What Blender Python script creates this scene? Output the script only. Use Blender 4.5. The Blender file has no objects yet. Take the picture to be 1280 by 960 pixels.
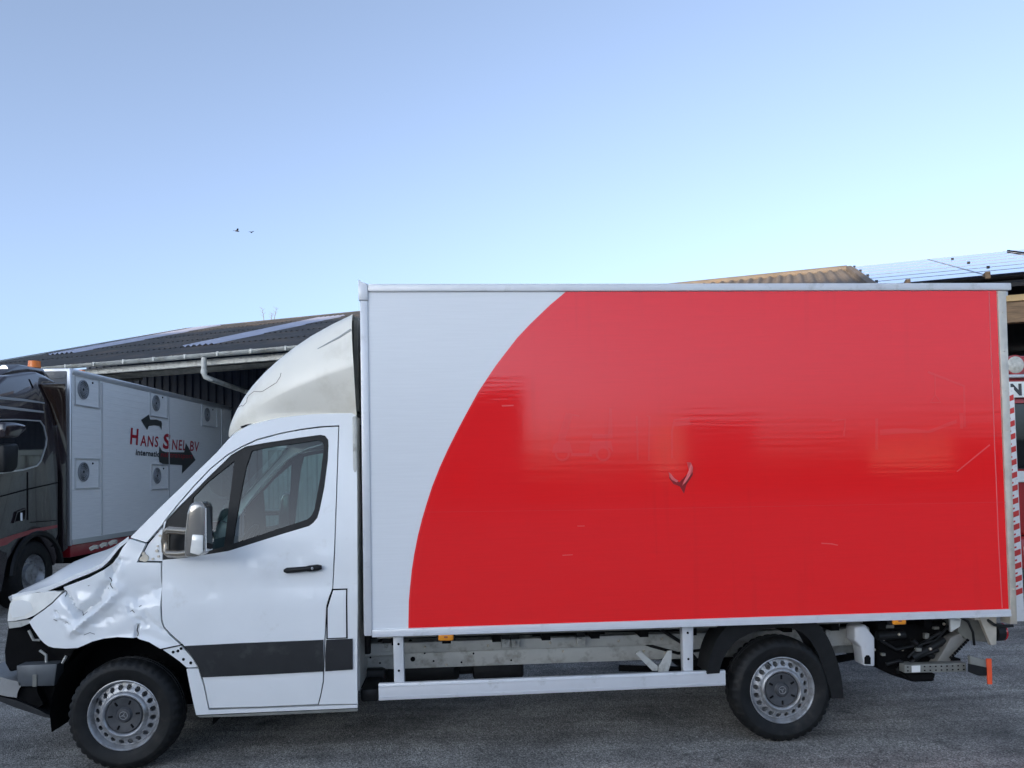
import bpy, bmesh, math, random
from mathutils import Vector, Matrix, noise
random.seed(7)
PI = math.pi
S = bpy.context.scene
COL = S.collection

# ------------------------------------------------------------------ camera
cam_d = bpy.data.cameras.new('camera'); cam = bpy.data.objects.new('camera', cam_d); COL.objects.link(cam)
cam_d.sensor_width = 36.0; cam_d.lens = 27.0
cam_d.shift_y = 0.0643; cam_d.clip_end = 3000; cam_d.clip_start = 0.05
yaw, pitch, roll = 0.0677, 0.0312, -0.0185
fw = Vector((math.sin(yaw)*math.cos(pitch), math.cos(yaw)*math.cos(pitch), math.sin(pitch)))
rt = Vector((math.cos(yaw), -math.sin(yaw), 0)); up = rt.cross(fw)
r2 = rt*math.cos(roll)+up*math.sin(roll); u2 = up*math.cos(roll)-rt*math.sin(roll)
M = Matrix((r2, u2, -fw)).transposed().to_4x4(); M.translation = (2.173, -6.107, 1.8433)
cam.matrix_world = M
S.camera = cam

# ------------------------------------------------------------------ sky, sun, exposure
SUN_EL, SUN_AZ = math.radians(3.0), math.radians(222)      # low sun behind the camera, to the left
world = bpy.data.worlds.new('World'); S.world = world; world.use_nodes = True
wn = world.node_tree; bg = wn.nodes['Background']
sky = wn.nodes.new('ShaderNodeTexSky'); sky.sky_type = 'NISHITA'; sky.sun_disc = False
sky.sun_elevation = SUN_EL; sky.sun_rotation = SUN_AZ
sky.altitude = 0; sky.air_density = 0.45; sky.dust_density = 3.0; sky.ozone_density = 3.0
hsv = wn.nodes.new('ShaderNodeHueSaturation'); hsv.inputs['Saturation'].default_value = .62; hsv.inputs['Hue'].default_value = .490
wn.links.new(sky.outputs[0], hsv.inputs['Color']); wn.links.new(hsv.outputs[0], bg.inputs[0]); bg.inputs[1].default_value = 0.15
sd = bpy.data.lights.new('sun', 'SUN'); sun = bpy.data.objects.new('sun', sd); COL.objects.link(sun)
sd.energy = 2.0; sd.angle = math.radians(0.6); sd.color = (1.0, 0.80, 0.58)
sdir = Vector((math.sin(SUN_AZ)*math.cos(SUN_EL), math.cos(SUN_AZ)*math.cos(SUN_EL), math.sin(SUN_EL)))
sun.rotation_euler = sdir.to_track_quat('Z', 'Y').to_euler()
S.view_settings.view_transform = 'Standard'; S.view_settings.look = 'None'
S.view_settings.gamma = 1.0; S.view_settings.exposure = 2.53

# ------------------------------------------------------------------ materials
def nt_new(name):
    m = bpy.data.materials.new(name); m.use_nodes = True
    return m, m.node_tree, m.node_tree.nodes['Principled BSDF']
def rgb(c): return (c[0], c[1], c[2], 1)
def mat(name, col, rough=.5, metal=0., spec=.5, coat=0., var=0., vscale=6., bump=0., bscale=40., stretch=(1,1,1), dirt=None, dscale=3., dth=(.5,.7), coat_rough=.05):
    m, t, b = nt_new(name); N, L = t.nodes, t.links
    b.inputs['Roughness'].default_value = rough; b.inputs['Metallic'].default_value = metal
    b.inputs['Specular IOR Level'].default_value = spec
    b.inputs['Coat Weight'].default_value = coat; b.inputs['Coat Roughness'].default_value = coat_rough
    b.inputs['Base Color'].default_value = rgb(col)
    tc = N.new('ShaderNodeTexCoord'); mp = N.new('ShaderNodeMapping'); mp.inputs['Scale'].default_value = stretch
    L.new(tc.outputs['Object'], mp.inputs[0])
    out = None
    if var:
        n = N.new('ShaderNodeTexNoise'); n.inputs['Scale'].default_value = vscale; n.inputs['Detail'].default_value = 6
        L.new(mp.outputs[0], n.inputs['Vector'])
        r = N.new('ShaderNodeMapRange'); r.inputs[1].default_value = .3; r.inputs[2].default_value = .7
        r.inputs[3].default_value = 1-var; r.inputs[4].default_value = 1+var
        L.new(n.outputs['Fac'], r.inputs[0])
        mx = N.new('ShaderNodeMix'); mx.data_type = 'RGBA'; mx.blend_type = 'MULTIPLY'; mx.inputs[0].default_value = 1
        mx.inputs[6].default_value = rgb(col); L.new(r.outputs[0], mx.inputs[7]); out = mx.outputs[2]
    if dirt:
        n = N.new('ShaderNodeTexNoise'); n.inputs['Scale'].default_value = dscale; n.inputs['Detail'].default_value = 9; n.inputs['Roughness'].default_value = .65
        L.new(mp.outputs[0], n.inputs['Vector'])
        r = N.new('ShaderNodeMapRange'); r.inputs[1].default_value = dth[0]; r.inputs[2].default_value = dth[1]
        L.new(n.outputs['Fac'], r.inputs[0])
        mx = N.new('ShaderNodeMix'); mx.data_type = 'RGBA'
        L.new(r.outputs[0], mx.inputs[0])
        if out: L.new(out, mx.inputs[6])
        else: mx.inputs[6].default_value = rgb(col)
        mx.inputs[7].default_value = rgb(dirt); out = mx.outputs[2]
    if out: L.new(out, b.inputs['Base Color'])
    if bump:
        n = N.new('ShaderNodeTexNoise'); n.inputs['Scale'].default_value = bscale; n.inputs['Detail'].default_value = 4
        L.new(mp.outputs[0], n.inputs['Vector'])
        bp = N.new('ShaderNodeBump'); bp.inputs['Strength'].default_value = bump; bp.inputs['Distance'].default_value = .01
        L.new(n.outputs['Fac'], bp.inputs['Height']); L.new(bp.outputs[0], b.inputs['Normal'])
        L.new(bp.outputs[0], b.inputs['Coat Normal'])
    return m
def glass_mat(name, tint, refl=.08):
    m = bpy.data.materials.new(name); m.use_nodes = True; t = m.node_tree; t.nodes.clear()
    o = t.nodes.new('ShaderNodeOutputMaterial'); mx = t.nodes.new('ShaderNodeMixShader')
    tr = t.nodes.new('ShaderNodeBsdfTransparent'); tr.inputs[0].default_value = rgb(tint)
    gl = t.nodes.new('ShaderNodeBsdfGlossy'); gl.inputs['Roughness'].default_value = .02
    fr = t.nodes.new('ShaderNodeFresnel'); ge = t.nodes.new('ShaderNodeNewGeometry'); mr = t.nodes.new('ShaderNodeMapRange'); mr.inputs[3].default_value = 1.5; mr.inputs[4].default_value = 1/1.5; t.links.new(ge.outputs['Backfacing'], mr.inputs[0]); t.links.new(mr.outputs[0], fr.inputs[0])
    ad = t.nodes.new('ShaderNodeMath'); ad.operation = 'ADD'; ad.inputs[1].default_value = refl
    t.links.new(fr.outputs[0], ad.inputs[0]); t.links.new(ad.outputs[0], mx.inputs[0])
    t.links.new(tr.outputs[0], mx.inputs[1]); t.links.new(gl.outputs[0], mx.inputs[2]); t.links.new(mx.outputs[0], o.inputs[0])
    return m
def asphalt_mat():
    m, t, b = nt_new('asphalt'); N, L = t.nodes, t.links
    tc = N.new('ShaderNodeTexCoord')
    v = N.new('ShaderNodeTexVoronoi'); v.inputs['Scale'].default_value = 125; L.new(tc.outputs['Object'], v.inputs['Vector'])
    bw = N.new('ShaderNodeRGBToBW'); L.new(v.outputs['Color'], bw.inputs[0])
    r1 = N.new('ShaderNodeValToRGB'); e = r1.color_ramp.elements
    e[0].position = .12; e[0].color = (.115,.107,.095,1); e[1].position = .92; e[1].color = (.62,.585,.53,1)
    k = e.new(.5); k.color = (.285,.268,.238,1); k = e.new(.76); k.color = (.44,.415,.375,1)
    L.new(bw.outputs[0], r1.inputs[0])
    n = N.new('ShaderNodeTexNoise'); n.inputs['Scale'].default_value = 1.3; n.inputs['Detail'].default_value = 7; n.inputs['Roughness'].default_value = .6
    L.new(tc.outputs['Object'], n.inputs['Vector'])
    r2_ = N.new('ShaderNodeMapRange'); r2_.inputs[1].default_value = .3; r2_.inputs[2].default_value = .7; r2_.inputs[3].default_value = .55; r2_.inputs[4].default_value = 1.4
    L.new(n.outputs['Fac'], r2_.inputs[0])
    mx = N.new('ShaderNodeMix'); mx.data_type = 'RGBA'; mx.blend_type = 'MULTIPLY'; mx.inputs[0].default_value = 1
    L.new(r1.outputs[0], mx.inputs[6]); L.new(r2_.outputs[0], mx.inputs[7])
    # oil spots
    n2 = N.new('ShaderNodeTexNoise'); n2.inputs['Scale'].default_value = 2.1; n2.inputs['Detail'].default_value = 3; L.new(tc.outputs['Object'], n2.inputs['Vector'])
    r3 = N.new('ShaderNodeMapRange'); r3.inputs[1].default_value = .66; r3.inputs[2].default_value = .74; r3.inputs[3].default_value = 1; r3.inputs[4].default_value = .45
    L.new(n2.outputs['Fac'], r3.inputs[0])
    mx2 = N.new('ShaderNodeMix'); mx2.data_type = 'RGBA'; mx2.blend_type = 'MULTIPLY'; mx2.inputs[0].default_value = 1
    L.new(mx.outputs[2], mx2.inputs[6]); L.new(r3.outputs[0], mx2.inputs[7]); L.new(mx2.outputs[2], b.inputs['Base Color'])
    def layer(src, node, lo, hi, a, z):
        q = N.new('ShaderNodeMapRange'); q.inputs[1].default_value = lo; q.inputs[2].default_value = hi; q.inputs[3].default_value = a; q.inputs[4].default_value = z
        L.new(node, q.inputs[0]); w = N.new('ShaderNodeMix'); w.data_type = 'RGBA'; w.blend_type = 'MULTIPLY'; w.inputs[0].default_value = 1
        L.new(src, w.inputs[6]); L.new(q.outputs[0], w.inputs[7]); return w.outputs[2]
    def noise_(sc, st, det, ro=.55, loc=(0,0,0)):
        mp = N.new('ShaderNodeMapping'); mp.inputs['Scale'].default_value = st; mp.inputs['Location'].default_value = loc; L.new(tc.outputs['Object'], mp.inputs[0])
        q = N.new('ShaderNodeTexNoise'); q.inputs['Scale'].default_value = sc; q.inputs['Detail'].default_value = det; q.inputs['Roughness'].default_value = ro; L.new(mp.outputs[0], q.inputs['Vector']); return q.outputs['Fac']
    o = mx2.outputs[2]
    o = layer(o, noise_(1, (.5, 5.5, 1), 5), .40, .62, .80, 1.10)              # long wheel-worn streaks along the yard
    o = layer(o, noise_(5.5, (1, 1, 1), 4, .5, (7, 3, 0)), .68, .75, 1, .50)    # drips of oil
    o = layer(o, noise_(.9, (1, 1.6, 1), 8, .7, (2, 9, 0)), .50, .58, 1, .78)   # damp patches
    vc = N.new('ShaderNodeTexVoronoi'); vc.feature = 'DISTANCE_TO_EDGE'; vc.inputs['Scale'].default_value = .55
    wn_ = N.new('ShaderNodeVectorMath'); wn_.operation = 'ADD'; nv_ = N.new('ShaderNodeTexNoise'); nv_.inputs['Scale'].default_value = 3; nv_.inputs['Detail'].default_value = 5
    L.new(tc.outputs['Object'], nv_.inputs['Vector']); sc_ = N.new('ShaderNodeVectorMath'); sc_.operation = 'SCALE'; sc_.inputs['Scale'].default_value = .5
    L.new(nv_.outputs['Color'], sc_.inputs[0]); L.new(tc.outputs['Object'], wn_.inputs[0]); L.new(sc_.outputs[0], wn_.inputs[1]); L.new(wn_.outputs[0], vc.inputs['Vector'])
    o = layer(o, vc.outputs['Distance'], .002, .006, .80, 1)                      # hairline cracks
    L.new(o, b.inputs['Base Color'])
    b.inputs['Roughness'].default_value = .8
    bp = N.new('ShaderNodeBump'); bp.inputs['Strength'].default_value = .8; bp.inputs['Distance'].default_value = .006
    L.new(v.outputs['Distance'], bp.inputs['Height']); bp.invert = True; L.new(bp.outputs[0], b.inputs['Normal'])
    return m
def vinyl_mat(name, col, rough=.09, scratch=True, bs=1.0, ior=1.5):
    """smooth laminated panel face: faint long ripples along the panel, fine crosswise wrinkling"""
    m, t, b = nt_new(name); N, L = t.nodes, t.links
    tc = N.new('ShaderNodeTexCoord')
    def nz(sc, st, det=4):
        mp = N.new('ShaderNodeMapping'); mp.inputs['Scale'].default_value = st; L.new(tc.outputs['Object'], mp.inputs[0])
        n = N.new('ShaderNodeTexNoise'); n.inputs['Scale'].default_value = sc; n.inputs['Detail'].default_value = det
        L.new(mp.outputs[0], n.inputs['Vector']); return n
    a = nz(1.0, (.9, 1, 26)); c = nz(1.0, (2.2, 1, 70), 3); d = nz(46, (1, 1, 1), 2); e = nz(.8, (1, 1, 1), 2)
    def math_(op, x, y):
        q = N.new('ShaderNodeMath'); q.operation = op
        for i, w in enumerate((x, y)):
            if isinstance(w, (int, float)): q.inputs[i].default_value = w
            else: L.new(w, q.inputs[i])
        return q.outputs[0]
    h = math_('ADD', math_('MULTIPLY', a.outputs[0], .75*bs), math_('MULTIPLY', c.outputs[0], .2*bs))
    h = math_('ADD', h, math_('MULTIPLY', d.outputs[0], .16*bs)); h = math_('ADD', h, math_('MULTIPLY', e.outputs[0], 3*bs))
    bp = N.new('ShaderNodeBump'); bp.inputs['Strength'].default_value = .32; bp.inputs['Distance'].default_value = .0022
    L.new(h, bp.inputs['Height']); L.new(bp.outputs[0], b.inputs['Normal'])
    f = nz(1.0, (3, 1, 90), 6)
    r = N.new('ShaderNodeMapRange'); r.inputs[1].default_value = .35; r.inputs[2].default_value = .7; r.inputs[3].default_value = .985; r.inputs[4].default_value = 1.02
    L.new(f.outputs[0], r.inputs[0])
    mx = N.new('ShaderNodeMix'); mx.data_type = 'RGBA'; mx.blend_type = 'MULTIPLY'; mx.inputs[0].default_value = 1
    mx.inputs[6].default_value = rgb(col); L.new(r.outputs[0], mx.inputs[7])
    o = mx.outputs[2]
    # rain drips and road film
    dr = nz(1.0, (16, 1, .7), 5); r = N.new('ShaderNodeMapRange'); r.inputs[1].default_value = .56; r.inputs[2].default_value = .74; r.inputs[4].default_value = .22 if col[0] > 2*col[1] else .0
    L.new(dr.outputs[0], r.inputs[0]); pt = nz(1.1, (1, 1, 1), 5); r5 = N.new('ShaderNodeMapRange'); r5.inputs[1].default_value = .42; r5.inputs[2].default_value = .66
    L.new(pt.outputs[0], r5.inputs[0])
    md = N.new('ShaderNodeMix'); md.data_type = 'RGBA'; L.new(math_('MULTIPLY', r.outputs[0], r5.outputs[0]), md.inputs[0]); L.new(o, md.inputs[6]); md.inputs[7].default_value = rgb([q*.62+.01 for q in col]); o = md.outputs[2]
    rr_ = N.new('ShaderNodeMapRange'); rr_.inputs[1].default_value = .35; rr_.inputs[2].default_value = .72; rr_.inputs[3].default_value = rough; rr_.inputs[4].default_value = rough*(2.2 if col[0] > 2*col[1] else 1.1)
    L.new(pt.outputs[0], rr_.inputs[0]); L.new(rr_.outputs[0], b.inputs['Roughness'])
    if scratch:
        g = nz(1.0, (2.4, 1, 55), 8); g.inputs['Roughness'].default_value = .7
        r = N.new('ShaderNodeMapRange'); r.inputs[1].default_value = .70; r.inputs[2].default_value = .78; r.inputs[4].default_value = .35
        L.new(g.outputs[0], r.inputs[0])
        m2 = N.new('ShaderNodeMix'); m2.data_type = 'RGBA'; L.new(r.outputs[0], m2.inputs[0]); L.new(o, m2.inputs[6]); m2.inputs[7].default_value = (.75,.4,.38,1) if col[0] > 2*col[1] else (.45,.45,.45,1)
        o = m2.outputs[2]
    L.new(o, b.inputs['Base Color'])
    b.inputs['IOR'].default_value = ior
    return m

MT = {}
MT['white'] = mat('white_paint', (.84,.85,.85), .35, coat=.5, coat_rough=.06, var=.03, vscale=3, dirt=(.62,.60,.55), dscale=5, dth=(.60,.9))
MT['wing'] = mat('chipped_white_paint', (.84,.85,.85), .3, coat=.5, coat_rough=.06, var=.03, vscale=3, dirt=(.30,.29,.27), dscale=11, dth=(.665,.69))
MT['grp'] = mat('fairing_plastic', (.92,.87,.76), .32, var=.04, vscale=2.5, bump=.05, bscale=25, dirt=(.66,.60,.47), dscale=2.2, dth=(.5,.8))
MT['vwhite'] = vinyl_mat('white_panel', (.80,.81,.82), .2, True, .25)
MT['vred'] = vinyl_mat('red_vinyl', (.92,.016,.018), .05, True, .8, 1.6)
MT['ghost'] = vinyl_mat('worn_red_vinyl', (.90,.034,.036), .11, False, .8, 1.6)
MT['torn'] = mat('torn_vinyl_back', (.78,.13,.13), .5)
MT['scr'] = mat('faint_scratch', (.86,.075,.075), .4)
MT['maroon'] = mat('dark_red_patch', (.30,.008,.012), .3)
MT['alu'] = mat('white_aluminium_rail', (.68,.69,.71), .35, metal=.15, var=.04, vscale=8, dirt=(.42,.42,.40), dscale=7, dth=(.58,.8))
MT['steel'] = mat('galvanised_steel', (.66,.60,.50), .36, metal=.55, var=.12, vscale=14, bump=.04)  # base colour warmed to carry the sunset reflection on the rear post
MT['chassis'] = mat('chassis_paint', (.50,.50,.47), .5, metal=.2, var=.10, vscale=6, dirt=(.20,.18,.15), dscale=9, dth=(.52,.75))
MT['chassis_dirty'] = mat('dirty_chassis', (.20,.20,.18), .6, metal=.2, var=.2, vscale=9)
MT['black'] = mat('black_plastic', (.010,.0105,.011), .48, spec=.3, var=.25, vscale=20)
MT['blackm'] = mat('dark_underbody', (.004,.004,.0045), .85, spec=.15, var=.4, vscale=12)
MT['trim'] = mat('dark_grey_trim', (.024,.025,.027), .5, spec=.3, var=.12, vscale=9, bump=.08, bscale=200, dirt=(.06,.06,.06), dscale=6, dth=(.55,.8))
MT['rubber'] = mat('tyre_rubber', (.009,.0095,.010), .6, spec=.3, var=.35, vscale=18, dirt=(.03,.027,.023), dscale=10, dth=(.52,.78))
MT['rim'] = mat('silver_rim', (.38,.385,.395), .4, metal=.5, var=.12, vscale=16, dirt=(.13,.12,.10), dscale=11, dth=(.48,.72))
MT['cap'] = mat('hub_cap_grey', (.055,.057,.062), .5, var=.2, vscale=25)
MT['chrome'] = mat('chrome', (.75,.75,.76), .08, metal=1)
MT['glass'] = glass_mat('cab_glass', (.42,.54,.53), .012)
MT['dglass'] = mat('dark_glass', (.006,.008,.010), .03, spec=.8, coat=1)
MT['amber'] = mat('amber_lens', (.85,.30,.02), .25, coat=.6)
MT['orange'] = mat('orange_beacon', (.95,.22,.02), .3)
MT['redlens'] = mat('red_lens', (.35,.01,.015), .12, coat=.6)
MT['lamp'] = mat('headlamp_lens', (.88,.86,.80), .16, coat=1.0, var=.10, vscale=9, bump=.12, bscale=14)
MT['seat'] = mat('seat_fabric', (.05,.055,.06), .85, var=.2)
MT['dash'] = mat('dashboard_plastic', (.035,.036,.04), .65, var=.2)
MT['lt_paint'] = mat('dark_purple_black_paint', (.026,.018,.021), .2, coat=1, coat_rough=.03)
MT['lt_red'] = mat('dark_red_paint', (.28,.008,.018), .28, coat=.8)
MT['lt_silver'] = mat('brushed_aluminium', (.84,.83,.80), .42, metal=0, var=.06, vscale=3, stretch=(1,1,22), bump=.06, bscale=8)
MT['lt_trim'] = mat('polished_strip', (.66,.66,.66), .3, metal=.6)
MT['bulk'] = mat('grey_bulkhead', (.22,.22,.22), .55, var=.1)
MT['grille'] = mat('fan_grille', (.30,.31,.32), .5, metal=.2)
MT['textred'] = mat('red_lettering', (.42,.01,.025), .4)
MT['textgrey'] = mat('dark_lettering', (.05,.05,.055), .5)
MT['arrow'] = mat('olive_grey_arrow', (.045,.05,.045), .4)
MT['roof'] = mat('dark_roof_sheet', (.055,.054,.054), .75, var=.3, vscale=1.5, dirt=(.13,.10,.075), dscale=.9, dth=(.5,.75))
MT['skylight'] = mat('translucent_sheet', (.40,.42,.52), .35, var=.12, vscale=3)
MT['tan'] = mat('weathered_roof_sheet', (.105,.09,.078), .9, var=.2, vscale=2, dirt=(.12,.085,.055), dscale=2.5, dth=(.5,.75))
MT['cladding'] = mat('navy_cladding', (.012,.026,.060), .5, var=.2, vscale=2)
MT['gutter'] = mat('pale_gutter', (.58,.58,.54), .5, var=.12, vscale=4, dirt=(.32,.30,.25), dscale=3, dth=(.5,.75))
MT['wood'] = mat('weathered_timber', (.20,.13,.075), .85, var=.3, vscale=3, stretch=(1,12,12), dirt=(.08,.055,.035), dscale=4)
MT['rust'] = mat('rust_red_steel', (.30,.09,.035), .7, var=.3, vscale=5)
MT['dark'] = mat('dark_interior', (.02,.02,.021), .9, var=.3)
MT['pv'] = mat('solar_glass', (.010,.014,.030), .07, coat=1, spec=.6)
MT['pvframe'] = mat('solar_frame', (.26,.28,.32), .35, metal=.6)
MT['pale'] = mat('pale_green_panel', (.55,.60,.54), .6, var=.08, vscale=3, dirt=(.38,.41,.36), dscale=4)
MT['redpaint'] = mat('red_lorry_paint', (.36,.02,.02), .3, coat=.6, var=.06)
MT['sign'] = mat('white_sign', (.70,.72,.70), .4, var=.05)
MT['stripe_white'] = mat('reflective_white', (.74,.73,.72), .4, dirt=(.45,.44,.42), dscale=20, dth=(.55,.75))
MT['stripe_red'] = mat('reflective_red', (.55,.035,.03), .4, dirt=(.35,.1,.08), dscale=20, dth=(.55,.75))
MT['orangered'] = mat('fluorescent_strip', (.85,.10,.03), .5)
MT['brick'] = mat('brown_brick', (.20,.15,.12), .8, var=.2)
MT['plaster'] = mat('grey_render', (.20,.195,.19), .8, var=.15)
MT['bird'] = mat('dark_feathers', (.06,.06,.07), .8)
MT['twig'] = mat('dry_stem', (.12,.10,.06), .9)
MT['asphalt'] = asphalt_mat()
MT['lens'] = mat('ribbed_lamp_glass', (.50,.48,.42), .12, coat=1, var=.25, vscale=22, bump=.3, bscale=30)
MT['mirror'] = mat('mirror_glass', (.8,.8,.8), .02, metal=1)
MT['label'] = mat('white_sticker', (.75,.75,.73), .5)

# ------------------------------------------------------------------ helpers
def link(name, me, m=None, parent=None, loc=None, rotz=None):
    o = bpy.data.objects.new(name, me); COL.objects.link(o)
    if m is not None and me is not None and not me.materials: me.materials.append(m)
    if parent: o.parent = parent
    if loc: o.location = loc
    if rotz is not None: o.rotation_euler = (0, 0, rotz)
    return o
def obj(name, bm, m, parent=None, smooth=None, loc=None, rotz=None):
    bmesh.ops.recalc_face_normals(bm, faces=bm.faces)
    if smooth is not None:
        for f in bm.faces: f.smooth = True
        for e in bm.edges:
            if len(e.link_faces) != 2 or e.calc_face_angle(4) > math.radians(smooth): e.smooth = False
    me = bpy.data.meshes.new(name); bm.to_mesh(me); bm.free()
    return link(name, me, m, parent, loc, rotz)
def thing(name, label, cat, loc=(0,0,0), rotz=0, group=None):
    o = bpy.data.objects.new(name, None); COL.objects.link(o); o.location = loc; o.rotation_euler = (0,0,rotz)
    o['label'] = label; o['category'] = cat
    if group: o['group'] = group
    return o
def obj_split(name, bm, m, parent=None, smooth=None):
    """one object for each separate piece in the bmesh"""
    bmesh.ops.recalc_face_normals(bm, faces=bm.faces)
    seen = set(); out = []
    for v0 in bm.verts:
        if v0 in seen: continue
        st = [v0]; seen.add(v0); comp = []
        while st:
            v = st.pop(); comp.append(v)
            for e in v.link_edges:
                w = e.other_vert(v)
                if w not in seen: seen.add(w); st.append(w)
        c = sum((v.co for v in comp), Vector())/len(comp)
        b2 = bmesh.new(); mp = {v: b2.verts.new(v.co-c) for v in comp}
        for f in {f for v in comp for f in v.link_faces}: b2.faces.new([mp[v] for v in f.verts])
        out.append(obj(name, b2, m, parent, smooth, tuple(c)))
    bm.free()
    return out
def tag(o, label, cat, group=None, kind=None):
    if label: o['label'] = label
    if cat: o['category'] = cat
    if group: o['group'] = group
    if kind: o['kind'] = kind
    return o
def B(): return bmesh.new()
def box(bm, x0, x1, y0, y1, z0, z1, bev=0, mtx=None, seg=2):
    r = bmesh.ops.create_cube(bm, size=1.0); vs = r['verts']
    for v in vs: v.co = Vector((x0+(x1-x0)*(v.co.x+.5), y0+(y1-y0)*(v.co.y+.5), z0+(z1-z0)*(v.co.z+.5)))
    if bev:
        es = list({e for v in vs for e in v.link_edges})
        r = bmesh.ops.bevel(bm, geom=es, offset=bev, segments=seg, profile=.5, affect='EDGES'); vs = list({v for f in r['faces'] for v in f.verts} | {v for v in vs if v.is_valid})
    if mtx:
        for v in vs: v.co = mtx @ v.co
    return vs
def tube(bm, pts, r, n=8, caps=True):
    pts = [Vector(p) for p in pts]; rings = []
    for i, p in enumerate(pts):
        a = pts[max(i-1, 0)]; c = pts[min(i+1, len(pts)-1)]; d = (c-a).normalized()
        s = d.orthogonal().normalized() if i == 0 else (s - d*s.dot(d)).normalized()
        t = d.cross(s); rr = r[i] if isinstance(r, (list, tuple)) else r
        rings.append([bm.verts.new(p+(s*math.cos(2*PI*k/n)+t*math.sin(2*PI*k/n))*rr) for k in range(n)])
    for a, c in zip(rings, rings[1:]):
        for k in range(n): bm.faces.new((a[k], a[(k+1) % n], c[(k+1) % n], c[k]))
    if caps: bm.faces.new(rings[0][::-1]); bm.faces.new(rings[-1])
def prism(bm, poly, y0, y1, bev=0, seg=2):
    """polygon in (x, z) extruded from y0 to y1"""
    a = [bm.verts.new((x, y0, z)) for x, z in poly]; c = [bm.verts.new((x, y1, z)) for x, z in poly]
    fs = [bm.faces.new(a), bm.faces.new(c[::-1])]
    n = len(poly)
    for k in range(n): fs.append(bm.faces.new((a[k], c[k], c[(k+1) % n], a[(k+1) % n])))
    bmesh.ops.recalc_face_normals(bm, faces=fs)
    if bev:
        es = list({e for f in fs for e in f.edges})
        bmesh.ops.bevel(bm, geom=es, offset=bev, segments=seg, profile=.5, affect='EDGES')
def lathe_y(bm, prof, n=64, cx=0, cy=0, cz=0, close=False):
    """profile (r, y) turned round the y axis"""
    rings = []
    for r, y in prof:
        rings.append([bm.verts.new((cx+r*math.cos(2*PI*k/n), cy+y, cz+r*math.sin(2*PI*k/n))) for k in range(n)])
    for a, c in zip(rings, rings[1:]):
        for k in range(n): bm.faces.new((a[k], a[(k+1) % n], c[(k+1) % n], c[k]))
    return rings
def grid(bm, rows):
    vs = [[bm.verts.new(p) for p in r] for r in rows]
    for a, c in zip(vs, vs[1:]):
        for k in range(len(a)-1): bm.faces.new((a[k], a[k+1], c[k+1], c[k]))
    return vs
def area(p): return sum(p[i][0]*p[(i+1) % len(p)][1]-p[(i+1) % len(p)][0]*p[i][1] for i in range(len(p)))/2
def inset(p, d):
    """shrink a polygon by d"""
    if area(p) < 0: p = p[::-1]
    n = len(p); out = []
    for i in range(n):
        a, b, c = Vector(p[i-1]), Vector(p[i]), Vector(p[(i+1) % n])
        d1 = (b-a).normalized(); d2 = (c-b).normalized()
        n1 = Vector((-d1.y, d1.x)); n2 = Vector((-d2.y, d2.x)); m = n1+n2
        if m.length < .2: m = n1
        m.normalize(); k = d/max(.45, m.dot(n1)); q = b+m*k; out.append((q.x, q.y))
    return out
def smooth01(a): a = max(0., min(1., a)); return a*a*(3-2*a)
def Ys(x, z):
    """near side surface of the cab: upright below the waist, leaning in above, curving in towards the nose"""
    w = 1.0-.05*max(0, (.75-z)/.5)**2
    if z > 1.2: w -= .17*((z-1.2)/1.2)**1.35
    w -= .022*smooth01((z-1.02)/.16)
    if x < -.15: w -= .32*((-.15-x)/.8)**2
    return -w
def panel(name, poly, m, parent, gap=.004, step=.07, th=.03, off=0., holes=(), yf=Ys, dent=None, label=None, smooth=25):
    bm = B(); es = []
    for i, lp in enumerate([poly]+list(holes)):
        lp = inset(lp, gap if i == 0 else -gap) if gap else lp
        vs = [bm.verts.new((x, 0, z)) for x, z in lp]
        es += [bm.edges.new((vs[k], vs[(k+1) % len(vs)])) for k in range(len(vs))]
    bmesh.ops.triangle_fill(bm, use_beauty=True, use_dissolve=False, edges=es)
    xs = [v.co.x for v in bm.verts]; zs = [v.co.z for v in bm.verts]
    for ax, lo, hi in ((0, min(xs), max(xs)), (2, min(zs), max(zs))):
        k = math.ceil(lo/step)
        while k*step < hi:
            co = [0, 0, 0]; no = [0, 0, 0]; co[ax] = k*step; no[ax] = 1
            bmesh.ops.bisect_plane(bm, geom=bm.verts[:]+bm.edges[:]+bm.faces[:], dist=1e-5, plane_co=co, plane_no=no); k += 1
    bmesh.ops.triangulate(bm, faces=[f for f in bm.faces if len(f.verts) > 4])
    bmesh.ops.recalc_face_normals(bm, faces=bm.faces)
    if sum(f.normal.y for f in bm.faces) > 0: bmesh.ops.reverse_faces(bm, faces=bm.faces)
    for v in bm.verts:
        x, z = v.co.x, v.co.z; v.co.y = yf(x, z)+off+(dent(x, z) if dent else 0)
    be = [e for e in bm.edges if len(e.link_faces) == 1]
    r = bmesh.ops.extrude_edge_only(bm, edges=be)
    for v in [g for g in r['geom'] if isinstance(g, bmesh.types.BMVert)]: v.co.y += th
    for f in bm.faces: f.smooth = True
    for e in bm.edges:
        if len(e.link_faces) == 2 and e.calc_face_angle(0) > math.radians(smooth+15): e.smooth = False
    me = bpy.data.meshes.new(name); bm.to_mesh(me); bm.free()
    o = link(name, me, m, parent)
    if label: o['label'] = label
    return o
def mirrored(o, parent=None):
    me = o.data.copy()
    for v in me.vertices: v.co.y = -v.co.y
    me.flip_normals()
    c = bpy.data.objects.new(o.name.split('.')[0], me); COL.objects.link(c); c.parent = parent or o.parent
    return c
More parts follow.
